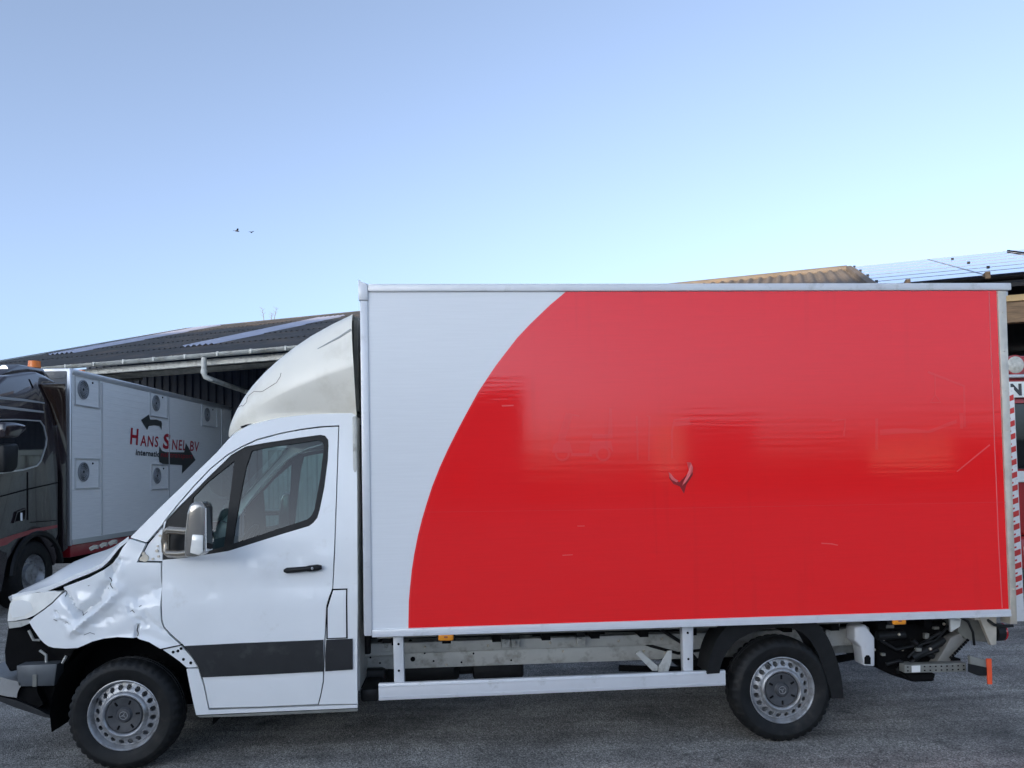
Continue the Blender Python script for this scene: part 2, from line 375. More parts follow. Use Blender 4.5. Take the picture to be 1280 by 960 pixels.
def text_mesh(name, s, m, parent, size, fn, italic=0., sx=1., bold=0., spacing=1.0):
    """flat lettering; fn maps the text's (x, y) to a point on the carrying face"""
    cu = bpy.data.curves.new(name, 'FONT'); cu.body = s; cu.size = size; cu.shear = italic; cu.offset = bold; cu.space_character = spacing
    cu.resolution_u = 3
    t = bpy.data.objects.new(name, cu); COL.objects.link(t)
    dg = bpy.context.evaluated_depsgraph_get(); me = bpy.data.meshes.new_from_object(t.evaluated_get(dg))
    bpy.data.objects.remove(t); bpy.data.curves.remove(cu)
    for v in me.vertices: v.co = Vector(fn(v.co.x*sx, v.co.y))
    me.materials.clear()
    return link(name, me, m, parent)

# ------------------------------------------------------------------ ground
bm = B(); bmesh.ops.create_grid(bm, x_segments=8, y_segments=8, size=700)
g = obj('ground', bm, MT['asphalt']); g['kind'] = 'structure'; g['label'] = 'dark grey speckled asphalt of the yard'

bm = B(); rg = random.Random(3)
for k in range(700):
    x = rg.uniform(-2.5, 7.5); y = rg.uniform(-3.4, .4); r = rg.uniform(.003, .009)
    bmesh.ops.create_icosphere(bm, subdivisions=1, radius=r, matrix=Matrix.Translation((x, y, r*.4)) @ Matrix.Diagonal((1, rg.uniform(.7, 1.3), .7, 1)))
gr_ = obj('grit', bm, mat('loose_grit', (.26,.25,.23), .9, var=.3, vscale=3)); gr_['kind'] = 'stuff'; gr_['label'] = 'loose grit lying on the asphalt'

# ================================================================== BOX TRUCK
T = thing('box_truck', 'white and red box truck with dented front wing, parked side on in the foreground', 'truck')

# ---- cargo box
YB = -1.1
X0, X1, Z0, Z1 = 1.541, 5.925, .823, 3.088
bm = B(); box(bm, X0+.01, X1-.01, YB+.012, -YB-.012, Z0+.03, Z1-.012)
cargo = obj('cargo_box', bm, MT['vwhite'], T)
pb = [(1.591,3.042),(1.591,0.862),(5.873,3.042),(5.874,0.863)]
XL, ZT, ZB, XR = 1.592, 3.042, .862, 5.874
bm = B(); box(bm, XL, XR, YB+.004, YB+.02, ZB, ZT); obj('side_panel', bm, MT['vwhite'], cargo)
arc = [(2.900,3.030),(2.795,2.954),(2.660,2.827),(2.573,2.737),(2.498,2.643),(2.428,2.554),(2.363,2.460),(2.310,2.382),(2.256,2.288),(2.181,2.153),(2.108,2.013),(2.052,1.895),(2.001,1.771),(1.966,1.668),(1.934,1.566),(1.904,1.453),(1.879,1.335),(1.862,1.233),(1.850,1.130),(1.841,1.043),(1.838,0.967),(1.835,0.859)]
def flat(name, poly, m, parent, y, th=.0016):
    bm = B(); prism(bm, poly, y-th, y+.0008); return obj(name, bm, m, parent)
edge = [(x-.012, z) for x, z in arc]
arc[0] = (arc[0][0], ZT-.002); arc[-1] = (arc[-1][0], ZB+.002); edge[0] = (edge[0][0], ZT-.002); edge[-1] = (edge[-1][0], ZB+.002)
flat('red_graphic', arc+[(XR-.002, ZB+.002), (XR-.002, ZT-.002)], MT['vred'], cargo, YB+.0035)
flat('graphic_edge', edge+arc[::-1], MT['ghost'], cargo, YB+.0032, .0012)
yg = YB+.0018
# pale seams, pin line, scratches and the ghost marks of removed stickers
ln = [(5.815,3.037),(5.813,2.617),(5.814,2.287),(5.813,1.959),(5.815,1.740),(5.815,1.305),(5.823,0.872)]
flat('pin_line', [(x, z) for x, z in ln]+[(x+.006, z) for x, z in ln[::-1]], MT['torn'], cargo, yg, .0010)
ln = [(1.939,1.604),(2.820,1.596),(4.217,1.592),(5.906,1.586)]
flat('vinyl_seam', [(x, z) for x, z in ln]+[(x, z+.004) for x, z in ln[::-1]], MT['ghost'], cargo, yg, .0009)
for sc in ([(2.449,2.294),(2.528,2.295),(2.528,2.287),(2.455,2.284)], [(4.577,1.344),(4.649,1.339),(4.693,1.327),(4.687,1.322),(4.638,1.332),(4.577,1.336)], [(5.539,1.805),(5.779,1.984),(5.785,1.978),(5.544,1.800)], [(2.830,1.308),(2.898,1.309),(2.898,1.304),(2.830,1.301)], [(2.934,1.496),(2.981,1.495),(2.981,1.490),(2.934,1.490)]):
    flat('scratch', sc, MT['scr'], cargo, yg, .0010)
def stroke(pts, w):
    a, c = [], []
    for i, p in enumerate(pts):
        q0 = Vector(pts[max(i-1, 0)]); q1 = Vector(pts[min(i+1, len(pts)-1)]); d = (q1-q0).normalized(); nrm = Vector((-d.y, d.x))*w/2
        a.append(tuple(Vector(p)+nrm)); c.append(tuple(Vector(p)-nrm))
    return a+c[::-1]
def ring(cx, cz, r0, r1, n=20):
    return [(cx+r1*math.cos(2*PI*k/n), cz+r1*math.sin(2*PI*k/n)) for k in range(n+1)]+[(cx+r0*math.cos(2*PI*k/n), cz+r0*math.sin(2*PI*k/n)) for k in range(n, -1, -1)]
gm = [
 stroke([(2.839,2.028),(2.846,2.086),(2.897,2.232)], .05), stroke([(2.891,2.232),(2.960,2.216)], .012), [(2.775,1.976),(2.786,2.029),(2.829,2.060),(2.893,2.048),(2.912,1.974)],
 [(2.902,1.974),(3.040,1.972),(3.039,1.951),(2.901,1.953)], [(3.018,1.962),(3.031,2.046),(3.169,2.049),(3.183,1.970),(3.157,2.002),(3.104,2.008),(3.066,1.966)], [(3.042,2.067),(3.048,2.098),(3.149,2.092),(3.163,2.266),(3.179,2.260),(3.180,2.065)],
 stroke([(3.344,2.211),(3.345,1.919)], .012), stroke([(3.414,2.210),(3.430,2.209),(3.418,1.913)], .012), stroke([(3.326,2.105),(3.358,2.104)], .012),
 stroke([(3.574,1.926),(3.578,2.101),(3.597,2.181),(3.700,2.190)], .014), [(3.591,2.170),(3.699,2.179),(3.709,2.147),(3.590,2.138)],
 stroke([(5.360,2.484),(5.615,2.385),(5.607,2.104)], .016), stroke([(5.411,2.467),(5.406,2.330)], .008), stroke([(5.406,2.330),(5.370,2.276),(5.443,2.275),(5.406,2.330)], .008),
 [(5.008,2.096),(5.166,2.105),(5.346,2.086),(5.552,2.159),(5.551,2.132),(5.356,2.069),(5.164,2.067),(5.007,2.058)], stroke([(4.988,2.172),(4.981,1.961)], .02), [(5.571,2.203),(5.600,2.202),(5.595,2.093),(5.573,2.093)],
 stroke([(4.675,2.160),(4.770,2.170),(4.756,2.057)], .012),
]
c = [(2.843,1.970),(3.114,1.965)]
gm += [ring(c[0][0], c[0][1], .035, .05), ring(c[1][0], c[1][1], .035, .05)]
for i, q in enumerate(gm): flat('sticker_ghost', q, MT['ghost'], cargo, yg-.00006*i, .0005)
# torn vinyl hanging off the panel
flat('tear_patch', [(3.550,1.836),(3.576,1.799),(3.618,1.766),(3.663,1.808),(3.713,1.860),(3.711,1.812),(3.666,1.749),(3.649,1.691),(3.623,1.740),(3.580,1.756),(3.554,1.794)], MT['maroon'], cargo, yg, .0012)
tp = [(3.670,1.898),(3.697,1.897),(3.710,1.865),(3.707,1.833),(3.684,1.802),(3.662,1.771),(3.634,1.745),(3.646,1.776),(3.665,1.808),(3.682,1.844)]
bm = B(); n = len(tp)
vs = [bm.verts.new((x, YB-.008-.008*math.sin(PI*k/n), z)) for k, (x, z) in enumerate(tp)]; f = bm.faces.new(vs)
bmesh.ops.solidify(bm, geom=[f], thickness=.002); obj('torn_flap', bm, MT['torn'], cargo)
tp = [(3.550,1.836),(3.563,1.825),(3.587,1.793),(3.613,1.777),(3.602,1.766),(3.570,1.783),(3.555,1.804)]
flat('torn_flap', tp, MT['torn'], cargo, yg, .004)
# frame profiles
for s in (1, -1):
    y0, y1 = (YB-.012, YB+.05) if s == 1 else (-YB-.05, -YB+.012)
    bm = B(); box(bm, X0+.055, 5.972, y0, y1, ZT, Z1+.004, .006); obj('top_rail', bm, MT['alu'], cargo, 40)
    bm = B(); box(bm, X0, X0+.052, y0+.003 if s == 1 else y0, y1 if s == 1 else y1-.003, Z0, 2.985, .008); obj('corner_post', bm, MT['alu'], cargo, 40)
    bm = B(); box(bm, X0-.008, X0+.053, y0-.003, y1+.003, 2.986, Z1+.006, .006)
    prism(bm, [(X0-.008, Z1+.004), (X0+.05, Z1+.004), (X0+.012, Z1+.018), (X0-.006, Z1+.035)], y0+.002, y1-.002); obj('corner_cap', bm, MT['alu'], cargo, 40)
    bm = B(); box(bm, X0+.0525, XR+.004, y0-.002, y1, Z0-.003, ZB, .004); box(bm, X0+.0525, XR+.003, y0-.006, y0, Z0-.006, Z0+.01); obj('bottom_rail', bm, MT['alu'], cargo, 40)
rp = [(5.876,3.039),(5.936,3.039),(5.932,2.286),(5.926,1.520),(5.924,0.761),(5.873,0.763),(5.880,0.979),(5.875,1.521),(5.877,2.286)]
for s in (1, -1):
    bm = B(); prism(bm, [(x, z) for x, z in rp], s*YB-.006 if s == 1 else -YB-.09, s*YB+.09 if s == 1 else -YB+.006, .003); obj('rear_post', bm, MT['steel'], cargo, 40)
bm = B(); box(bm, X1-.06, X1+.045, YB+.02, -YB-.02, Z1-.08, Z1-.003, .005); obj('rear_header', bm, MT['alu'], cargo)
bm = B(); box(bm, X1+.002, X1+.05, YB+.09, -YB-.09, .80, 2.98, .01); obj('tail_lift_platform', bm, MT['steel'], T)
bm = B()
for k in range(8): bmesh.ops.create_icosphere(bm, subdivisions=1, radius=.006, matrix=Matrix.Translation((5.905, YB-.007, 1.0+k*.27)))
obj_split('rivet', bm, MT['steel'], cargo)
# underfloor
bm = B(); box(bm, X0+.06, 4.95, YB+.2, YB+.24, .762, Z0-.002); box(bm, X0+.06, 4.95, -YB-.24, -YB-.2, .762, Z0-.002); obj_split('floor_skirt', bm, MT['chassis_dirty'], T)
bm = B()
for k in range(12): box(bm, X0+.15+k*.34, X0+.21+k*.34, YB+.26, -YB-.26, .70, Z0-.004)
obj_split('cross_bearer', bm, MT['blackm'], T)

# ---- chassis rails
for s in (-1, 1):
    bm = B(); box(bm, 1.2, 5.75, s*.45-.03, s*.45+.03, .452, .568, .008); obj('chassis_rail', bm, MT['chassis'], T, 40)
    bm = B(); box(bm, 1.66 if s < 0 else 1.45, 5.6, s*.52-.03, s*.52+.03, .578, .655, .006); obj('body_rail', bm, MT['chassis'], T, 40)
bm = B(); box(bm, 1.47, 1.72, -.60, -.42, .575, .665, .01); obj('rail_bracket', bm, MT['chassis'], T)
for q in [(1.506,0.542),(1.809,0.520),(1.574,0.500),(1.895,0.560),(1.958,0.501),(2.159,0.485),(2.247,0.545),(2.520,0.487),(3.964,0.557)]:
    bm = B(); bmesh.ops.create_circle(bm, cap_ends=True, segments=12, radius=.018 if abs(q[0]-1.80) < .04 else .007); bmesh.ops.rotate(bm, verts=bm.verts, matrix=Matrix.Rotation(PI/2, 3, 'X'))
    bmesh.ops.solidify(bm, geom=bm.faces[:], thickness=.004)
    obj('rail_hole', bm, MT['blackm'], T, None, (q[0], -.484, q[1]))
for q in [(1.634,0.744),(2.477,0.734),(2.545,0.735),(3.018,0.739)]:
    bm = B(); box(bm, q[0]-.03, q[0]+.03, -.60, -.55, .66, .80, .004); b = obj('body_bracket', bm, MT['black'], T)
    bm = B(); box(bm, q[0]-.032, q[0]+.032, -.612, -.56, .605, .665, .006); bmesh.ops.create_uvsphere(bm, u_segments=8, v_segments=6, radius=.014, matrix=Matrix.Translation((q[0], -.613, .645))); obj('bracket_foot', bm, MT['chassis'], b)
bm = B()
tube(bm, [(1.5, -.47, .68), (2.2, -.485, .67), (3.0, -.47, .675), (3.9, -.48, .66)], .009, 6)
tube(bm, [(1.5, -.50, .60), (1.62, -.56, .70), (1.72, -.56, .58), (1.80, -.50, .66)], .012, 6)
tube(bm, [(3.35, -.46, .64), (3.55, -.50, .56), (3.75, -.50, .50), (4.0, -.48, .52)], .012, 6)
tube(bm, [(3.6, -.6, .70), (3.75, -.62, .60), (3.85, -.60, .48)], .014, 6)
obj_split('brake_hose', bm, MT['black'], T, 60)
bm = B()
for x, z in ((1.9, .62), (2.35, .615), (2.8, .62), (3.3, .615), (3.62, .62), (3.5, .52), (3.66, .50), (2.05, .47), (2.9, .54)): bmesh.ops.create_uvsphere(bm, u_segments=8, v_segments=6, radius=.010, matrix=Matrix.Translation((x, -.553 if z > .57 else -.484, z)))
obj_split('bolt', bm, MT['steel'], T, 60)
bm = B(); tube(bm, [(2.72, .1, .52), (3.3, .1, .52)], .12, 16); obj('air_tank', bm, MT['black'], T, 40)
# ---- side guard
g = [(1.617,0.489),(1.620,0.380),(3.932,0.494),(3.929,0.393)]
gx0, gx1 = g[0][0], g[2][0]
bm = B()
prism(bm, [(gx0, g[0][1]), (gx1, g[2][1]), (gx1, g[3][1]), (gx0, g[1][1])], -1.0, -.965, .004)
sg = obj('side_guard', bm, MT['alu'], T, 40)
bm = B()
for zt in (.80, .14):
    za = g[1][1]+(g[0][1]-g[1][1])*zt; zb = g[3][1]+(g[2][1]-g[3][1])*zt
    prism(bm, [(gx0+.002, za), (gx1-.002, zb), (gx1-.002, zb+.006), (gx0+.002, za+.006)], -1.005, -.998)
obj_split('guard_ridge', bm, MT['alu'], sg)
for pq in ([(1.712,0.782),(1.780,0.785),(1.783,0.461),(1.716,0.464)], [(3.653,0.794),(3.732,0.796),(3.721,0.470),(3.655,0.472)]):
    bm = B(); prism(bm, pq, -.964, -.90, .006); p_ = obj('guard_post', bm, MT['alu'], T, 40)
    x = sum(q[0] for q in pq)/4; zz = [q[1] for q in pq]
    bm = B()
    for zb in (max(zz)-.05, min(zz)+.1): bmesh.ops.create_uvsphere(bm, u_segments=8, v_segments=6, radius=.008, matrix=Matrix.Translation((x, -.965, zb)))
    obj_split('bolt', bm, MT['blackm'], p_)
bm = B(); prism(bm, [(3.341,0.604),(3.369,0.624),(3.494,0.517),(3.493,0.485),(3.454,0.486)], -.91, -.895, .002); prism(bm, [(3.558,0.618),(3.591,0.622),(3.584,0.547),(3.559,0.472),(3.493,0.474),(3.494,0.512)], -.925, -.912, .002)
obj_split('guard_bracket', bm, MT['chassis'], T)
# ---- marker lamps
for pq in ([(2.014,0.800),(2.112,0.799)], [(5.047,0.808),(5.142,0.810)]):
    bm = B(); x0, x1 = pq[0][0], pq[1][0]; z = pq[0][1]
    vs = box(bm, x0, x1, -1.115, -1.09, z-.024, z+.022, .012, None, 3); m_ = obj('marker_lamp', bm, MT['amber'], T, 50)
    bm = B(); box(bm, x0-.012, x1+.012, -1.089, -1.06, z-.03, z+.024, .003); obj('lamp_bracket', bm, MT['black'], m_)
    bm = B(); box(bm, (x0+x1)/2-.012, (x0+x1)/2+.012, -1.118, -1.11, z-.005, z+.007, .003); obj('reflector', bm, MT['rust'], m_)
# ---- exhaust, tank, springs, axle, shaft
bm = B(); tube(bm, [(1.15, -.25, .40), (2.1, -.25, .40), (2.14, -.25, .40)], [.115, .115, .08], 16); tube(bm, [(2.1, -.25, .40), (2.62, -.25, .41)], .06, 12); box(bm, 2.24, 2.62, -.38, -.1, .32, .47, .03); obj('exhaust', bm, MT['black'], T, 40)
bm = B(); box(bm, 1.0, 1.62, -.55, -.36, .335, .47, .03); box(bm, 1.48, 1.6, -.86, -.5, .33, .42, .02); obj('fuel_tank', bm, MT['black'], T, 40)
for s in (-1, 1):
    bm = B()
    for k in range(3): tube(bm, [(3.3+k*.2, s*.55, .42-.02*k), (4.325, s*.55, .36-.02*k), (5.25-k*.2, s*.55, .47-.03*k)], .026, 6)
    obj('leaf_spring', bm, MT['blackm'], T)
bm = B(); tube(bm, [(4.325, -.9, .345), (4.325, .9, .345)], .06, 12); bmesh.ops.create_uvsphere(bm, u_segments=16, v_segments=10, radius=.16, matrix=Matrix.Translation((4.325, 0, .345))); tube(bm, [(1.4, 0, .42), (4.325, 0, .36)], .04, 10); obj('rear_axle', bm, MT['blackm'], T, 40)
bm = B(); tube(bm, [(0, -.9, .30), (0, .9, .30)], .06, 10); box(bm, -.6, .6, -.5, .5, .25, .9, .05); box(bm, .5, 1.45, -.5, .5, .36, .5, .05); obj('engine_and_gearbox', bm, MT['blackm'], T)

# ---- wheels
def tyre_mesh():
    bm = B(); N = 120
    prof = [(.212,-.070), (.224,-.084), (.236,-.092), (.262,-.102), (.292,-.106), (.300,-.1075), (.304,-.105), (.318,-.101), (.328,-.097), (.343,-.082), (.3495,-.060), (.351,-.022), (.344,-.020), (.344,-.010), (.351,-.008), (.351,.008), (.344,.010), (.344,.020), (.351,.022), (.3495,.060), (.343,.082), (.318,.101), (.28,.106), (.23,.09), (.212,.07)]
    R = lathe_y(bm, prof, N)
    for i, (r, y) in enumerate(prof):
        if .326 < r and abs(y) > .05:
            for k, v in enumerate(R[i]):
                if k % 3 == 0: s = (r-.011)/r; v.co.x *= s; v.co.z *= s
    for k in range(0, N):                                           # raised sidewall marks
        pass
    return bm
def disc_mesh():
    """pressed steel disc: annulus with twenty round holes, shaped by radius"""
    bm = B(); es = []; H = 20
    def loop(r, n, cx=0, cz=0, ph=0):
        vs = [bm.verts.new((cx+r*math.cos(2*PI*k/n+ph), 0, cz+r*math.sin(2*PI*k/n+ph))) for k in range(n)]
        return [bm.edges.new((vs[k], vs[(k+1) % n])) for k in range(n)]
    es += loop(.200, 80); es += loop(.148, 80)
    for k in range(H):
        a = 2*PI*(k+.5)/H; es += loop(.0165, 12, .1735*math.cos(a), .1735*math.sin(a))
    bmesh.ops.triangle_fill(bm, use_beauty=True, edges=es)
    be = [e for e in bm.edges if len(e.link_faces) == 1 and .15 < e.verts[0].co.length < .195]
    r = bmesh.ops.extrude_edge_only(bm, edges=be)
    nv = {v for v in r['geom'] if isinstance(v, bmesh.types.BMVert)}
    def yy(r): return -.048-.020*smooth01((.195-r)/.045)
    for v in bm.verts:
        v.co.y = yy(v.co.length)+(.018 if v in nv else 0)
    return bm
def wheel(x, y, z, s, holes_rot=0):
    w = bpy.data.objects.new('wheel', None); COL.objects.link(w); w.parent = T; w.location = (x, y, z)
    w.rotation_euler = (0, holes_rot, 0 if s < 0 else PI)
    obj('tyre', tyre_mesh(), MT['rubber'], w, 50)
    bm = disc_mesh()
    lathe_y(bm, [(.2225,-.074), (.2245,-.086), (.219,-.088), (.213,-.083), (.209,-.070), (.206,-.064), (.204,-.058), (.2015,-.046), (.1995,-.040), (.197,.02), (.20,.07), (.222,.075)], 80)
    lathe_y(bm, [(.1485,-.0675), (.143,-.078), (.137,-.085), (.130,-.088), (.123,-.085), (.118,-.075), (.116,-.060)], 80)
    lathe_y(bm, [(.0, .005), (.21, .005)], 32)
    obj('rim', bm, MT['rim'], w, 45)
    bm = B(); lathe_y(bm, [(.1165,-.060), (.115,-.072), (.108,-.079), (.06,-.073), (.050,-.070), (.044,-.076), (.040,-.084), (.030,-.086), (.028,-.084), (.0,-.084)], 48)
    c = obj('hub_cap', bm, MT['cap'], w, 40)
    bm = B()
    for k in range(6):
        a = 2*PI*k/6+.4; m = Matrix.Rotation(-a, 4, 'Y'); box(bm, .072, .100, -.082, -.074, -.006, .006, .003, m)
    obj_split('cap_slot', bm, MT['blackm'], c)
    bm = B(); lathe_y(bm, [(.026,-.0845), (.026,-.0875), (.0225,-.0875), (.0225,-.0845)], 32)      # three-pointed star in a ring
    for k in range(3):
        a = PI/2+2*PI*k/3; p = [(.023*math.cos(a), .023*math.sin(a)), (.0045*math.cos(a+PI/3), .0045*math.sin(a+PI/3)), (.0045*math.cos(a-PI/3), .0045*math.sin(a-PI/3))]
        prism(bm, p, -.0875, -.084)
    obj('star_emblem', bm, MT['rim'], c)
    bm = B(); m = Matrix.Rotation(-2.9, 4, 'Y'); tube(bm, [m @ Vector((.203, -.055, 0)), m @ Vector((.185, -.095, 0))], .005, 8); obj('valve', bm, MT['black'], w)
    return w
wheel(0, -.905, .345, -1, .3); wheel(4.325, -.905, .345, -1, .9); wheel(0, .905, .345, 1); wheel(4.325, .905, .345, 1)
# ---- rear mudguard
def arc_xz(pts, n=4):
    """Catmull-Rom through points"""
    out = []
    for i in range(len(pts)-1):
        p = [Vector(pts[max(0, min(len(pts)-1, i+k))]) for k in (-1, 0, 1, 2)]
        for j in range(n):
            t = j/n; out.append(tuple(.5*((2*p[1])+(-p[0]+p[2])*t+(2*p[0]-5*p[1]+4*p[2]-p[3])*t*t+(-p[0]+3*p[1]-3*p[2]+p[3])*t**3)))
    out.append(tuple(pts[-1])); return out
oa = arc_xz([(3.799,0.483),(3.824,0.599),(3.865,0.699),(3.928,0.777),(4.017,0.822),(4.144,0.831),(4.310,0.834),(4.476,0.824),(4.570,0.794),(4.640,0.700),(4.692,0.569),(4.726,0.428),(4.738,0.288)])
ia = arc_xz([(3.887,0.480),(3.905,0.554),(3.951,0.632),(4.013,0.694),(4.097,0.734),(4.197,0.760),(4.308,0.770),(4.419,0.756),(4.500,0.699),(4.564,0.600),(4.610,0.475),(4.640,0.367),(4.660,0.280)])
for s in (-1, 1):
    bm = B(); n = len(oa)
    rows = [[(x, s*.80, z) for x, z in oa], [(x, s*1.0, z) for x, z in oa], [(x, s*1.018, z-.004) for x, z in oa], [(x, s*1.012, z) for x, z in ia], [(x, s*.985, z) for x, z in ia], [(x+0, s*.80, z+.02) for x, z in ia]]
    grid(bm, rows)
    obj('mudguard', bm, MT['black'], T, 40)
bm = B(); tube(bm, [(4.0, -.8, .80), (4.0, .8, .80)], .02, 6); tube(bm, [(4.6, -.8, .78), (4.6, .8, .78)], .02, 6); obj_split('mudguard_stay', bm, MT['blackm'], T)

# ---- rear underrun bar, lift gear and lamps
bm = B(); prism(bm, [(4.878,0.739),(4.959,0.753),(4.992,0.697),(5.019,0.663),(5.013,0.464),(4.932,0.472),(4.919,0.600),(4.875,0.645)], -.93, -.80, .012, 2); wb = obj('spring_hanger', bm, MT['alu'], T, 50)
bm = B(); prism(bm, [(4.937,0.485),(4.938,0.529),(4.953,0.545),(4.970,0.544),(4.981,0.527),(4.979,0.483)], -.935, -.92); obj('hanger_slot', bm, MT['blackm'], wb)
bm = B(); prism(bm, [(4.767,0.681),(5.095,0.693),(5.104,0.595),(4.954,0.566),(4.775,0.560)], -.72, -.66, .006); obj('frame_extension', bm, MT['chassis'], T)
bm = B(); prism(bm, [(5.126,0.709),(5.718,0.725),(5.728,0.656),(5.675,0.542),(5.611,0.475),(5.536,0.385),(5.562,0.292),(5.400,0.292),(5.233,0.350),(5.128,0.411)], -.75, -.2, .02)
obj('lift_power_unit', bm, MT['blackm'], T)
bm = B()
for q, rr in (([(5.126,-0.800,0.616),(5.230,-0.820,0.549),(5.420,-0.800,0.572),(5.565,-0.820,0.662)], .012), ([(5.310,-0.830,0.492),(5.396,-0.840,0.582),(5.527,-0.820,0.607),(5.626,-0.820,0.705)], .010), ([(5.272,-0.820,0.413),(5.393,-0.840,0.503),(5.524,-0.840,0.544)], .016), ([(5.167,-0.800,0.445),(5.251,-0.820,0.470),(5.354,-0.820,0.410)], .014), ([(5.613,-0.950,0.797),(5.661,-0.980,0.763),(5.693,-0.980,0.690),(5.721,-0.950,0.595)], .009), ([(5.350,-0.820,0.613),(5.464,-0.820,0.507),(5.569,-0.820,0.459)], .018)):
    tube(bm, q, rr, 7)
obj_split('hydraulic_hose', bm, MT['black'], T, 60)
bm = B()
for q, l, h in zip([(5.376,-0.850,0.551),(5.217,-0.770,0.703),(5.157,-0.780,0.509),(5.470,-0.800,0.633),(5.562,-0.770,0.681),(5.297,-0.840,0.450)], (.02, .03, .014, .016, .02, .02), (.012, .012, .01, .02, .01, .014)):
    box(bm, q[0]-l, q[0]+l, q[1]-.01, q[1]+.02, q[2]-h, q[2]+h, .003)
obj_split('hydraulic_valve', bm, MT['chassis_dirty'], T)
bm = B()
for a_, c_, r_ in zip([(5.104,-0.800,0.645),(5.340,-0.830,0.491),(5.236,-0.800,0.398)], [(5.304,-0.800,0.649),(5.580,-0.830,0.607),(5.466,-0.860,0.438)], (.032, .028, .022)): tube(bm, [a_, c_], r_, 14)
obj_split('lift_cylinder', bm, MT['black'], T, 40)
bm = B()
for q in [(5.249,-0.835,0.658),(5.457,-0.862,0.556),(5.150,-0.800,0.615),(5.389,-0.840,0.402),(5.610,-0.790,0.711),(5.099,-0.770,0.542),(5.300,-0.780,0.538)]: bmesh.ops.create_uvsphere(bm, u_segments=8, v_segments=6, radius=.011, matrix=Matrix.Translation(q))
obj_split('bolt', bm, MT['steel'], T, 60)
bm = B(); prism(bm, [(5.587,0.772),(5.669,0.781),(5.655,0.714),(5.589,0.678)], -.9, -.88); obj('guide_plate', bm, MT['sign'], T)
MT['arm'] = mat('olive_steel_arm', (.22,.21,.19), .5, metal=.3, var=.15, vscale=9)
bm = B(); prism(bm, [(5.596,0.630),(5.663,0.661),(5.703,0.638),(5.713,0.604),(5.640,0.544),(5.566,0.435),(5.460,0.427),(5.534,0.531)], -.88, -.80, .006); la = obj('lift_arm', bm, MT['arm'], T, 40)
bm = B()
a, c = [(5.718,0.613),(5.590,0.495)]
for k in range(9):
    t = k/8; x = a[0]+(c[0]-a[0])*t; z = a[1]+(c[1]-a[1])*t; m = Matrix.Translation((x, -.87, z)) @ Matrix.Rotation(.8, 4, 'Y'); box(bm, -.008, .008, -.02, .02, -.008, .008, 0, m)
obj_split('rack_tooth', bm, MT['blackm'], la)
bm = B(); prism(bm, [(5.651,0.765),(5.822,0.776),(5.886,0.612),(5.868,0.590),(5.687,0.619),(5.654,0.675)], -.88, -.70, .006); obj('rear_crossmember', bm, MT['chassis_dirty'], T)
bm = B(); prism(bm, [(5.729,0.795),(5.856,0.799),(5.848,0.602),(5.808,0.598)], -1.0, -.97, .004); box(bm, 5.70, 5.82, -.995, -.93, .775, .80); obj('corner_bracket', bm, MT['steel'], T)
tl = [(5.874,0.729),(5.957,0.621)]
zc = (tl[0][1]+tl[1][1])/2; rr = abs(tl[0][1]-tl[1][1])/2+.01
bm = B(); bmesh.ops.create_cone(bm, cap_ends=True, segments=28, radius1=rr, radius2=rr*.96, depth=.055, matrix=Matrix.Translation((tl[0][0]+.03, -.93, zc)) @ Matrix.Rotation(PI/2, 4, 'Y')); lh = obj('tail_lamp', bm, MT['black'], T, 40)
bm = B(); bmesh.ops.create_uvsphere(bm, u_segments=24, v_segments=12, radius=rr*.97, matrix=Matrix.Translation((tl[0][0]+.066, -.93, zc)) @ Matrix.Scale(.38, 4, (1,0,0))); obj('lens', bm, MT['redlens'], lh, 60)
bm = B(); tube(bm, [(5.773,-0.970,0.791),(5.797,-1.000,0.768),(5.822,-1.020,0.744),(5.866,-1.030,0.733),(5.947,-1.030,0.736)], .011, 8); obj('lamp_cable', bm, MT['black'], T, 60)
ub = [(5.214,0.472),(5.212,0.417),(5.658,0.473),(5.656,0.412)]
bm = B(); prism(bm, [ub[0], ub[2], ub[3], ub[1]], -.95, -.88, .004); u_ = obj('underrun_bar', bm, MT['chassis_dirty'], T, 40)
bm = B()
for k in range(11):
    t = (k+.5)/11; x = ub[0][0]+(ub[2][0]-ub[0][0])*t; z = ub[1][1]+(ub[3][1]-ub[1][1])*t
    for dz in (.012, .038): box(bm, x-.005, x+.005, -.953, -.94, z+dz, z+dz+.008)
obj_split('bar_hole', bm, MT['blackm'], u_)
bm = B(); prism(bm, [(5.262,0.466),(5.323,0.467),(5.321,0.423),(5.261,0.422)], -.955, -.949); obj('sticker', bm, MT['label'], u_)
bm = B(); prism(bm, [(5.236,0.401),(5.468,0.392),(5.454,0.349),(5.292,0.343)], -.9, -.8, .01); prism(bm, [(5.612,0.469),(5.684,0.475),(5.682,0.433),(5.611,0.435)], -.85, -.75); obj_split('bar_mount', bm, MT['blackm'], T)
ep = [(5.640,0.538),(5.789,0.495),(5.785,0.385),(5.716,0.393),(5.642,0.418)]
bm = B(); prism(bm, ep, -1.02, -.99, .004); e_ = obj('bar_end', bm, MT['chassis_dirty'], T, 40)
bm = B(); prism(bm, [(5.624,0.486),(5.760,0.454),(5.752,0.400),(5.689,0.402),(5.621,0.431)], -1.024, -1.018); obj('rubber_pad', bm, MT['black'], e_)
bm = B(); prism(bm, [(5.753,0.517),(5.787,0.515),(5.786,0.341),(5.754,0.342)], -1.03, -1.018, .002); obj('orange_reflector', bm, MT['orangered'], T)

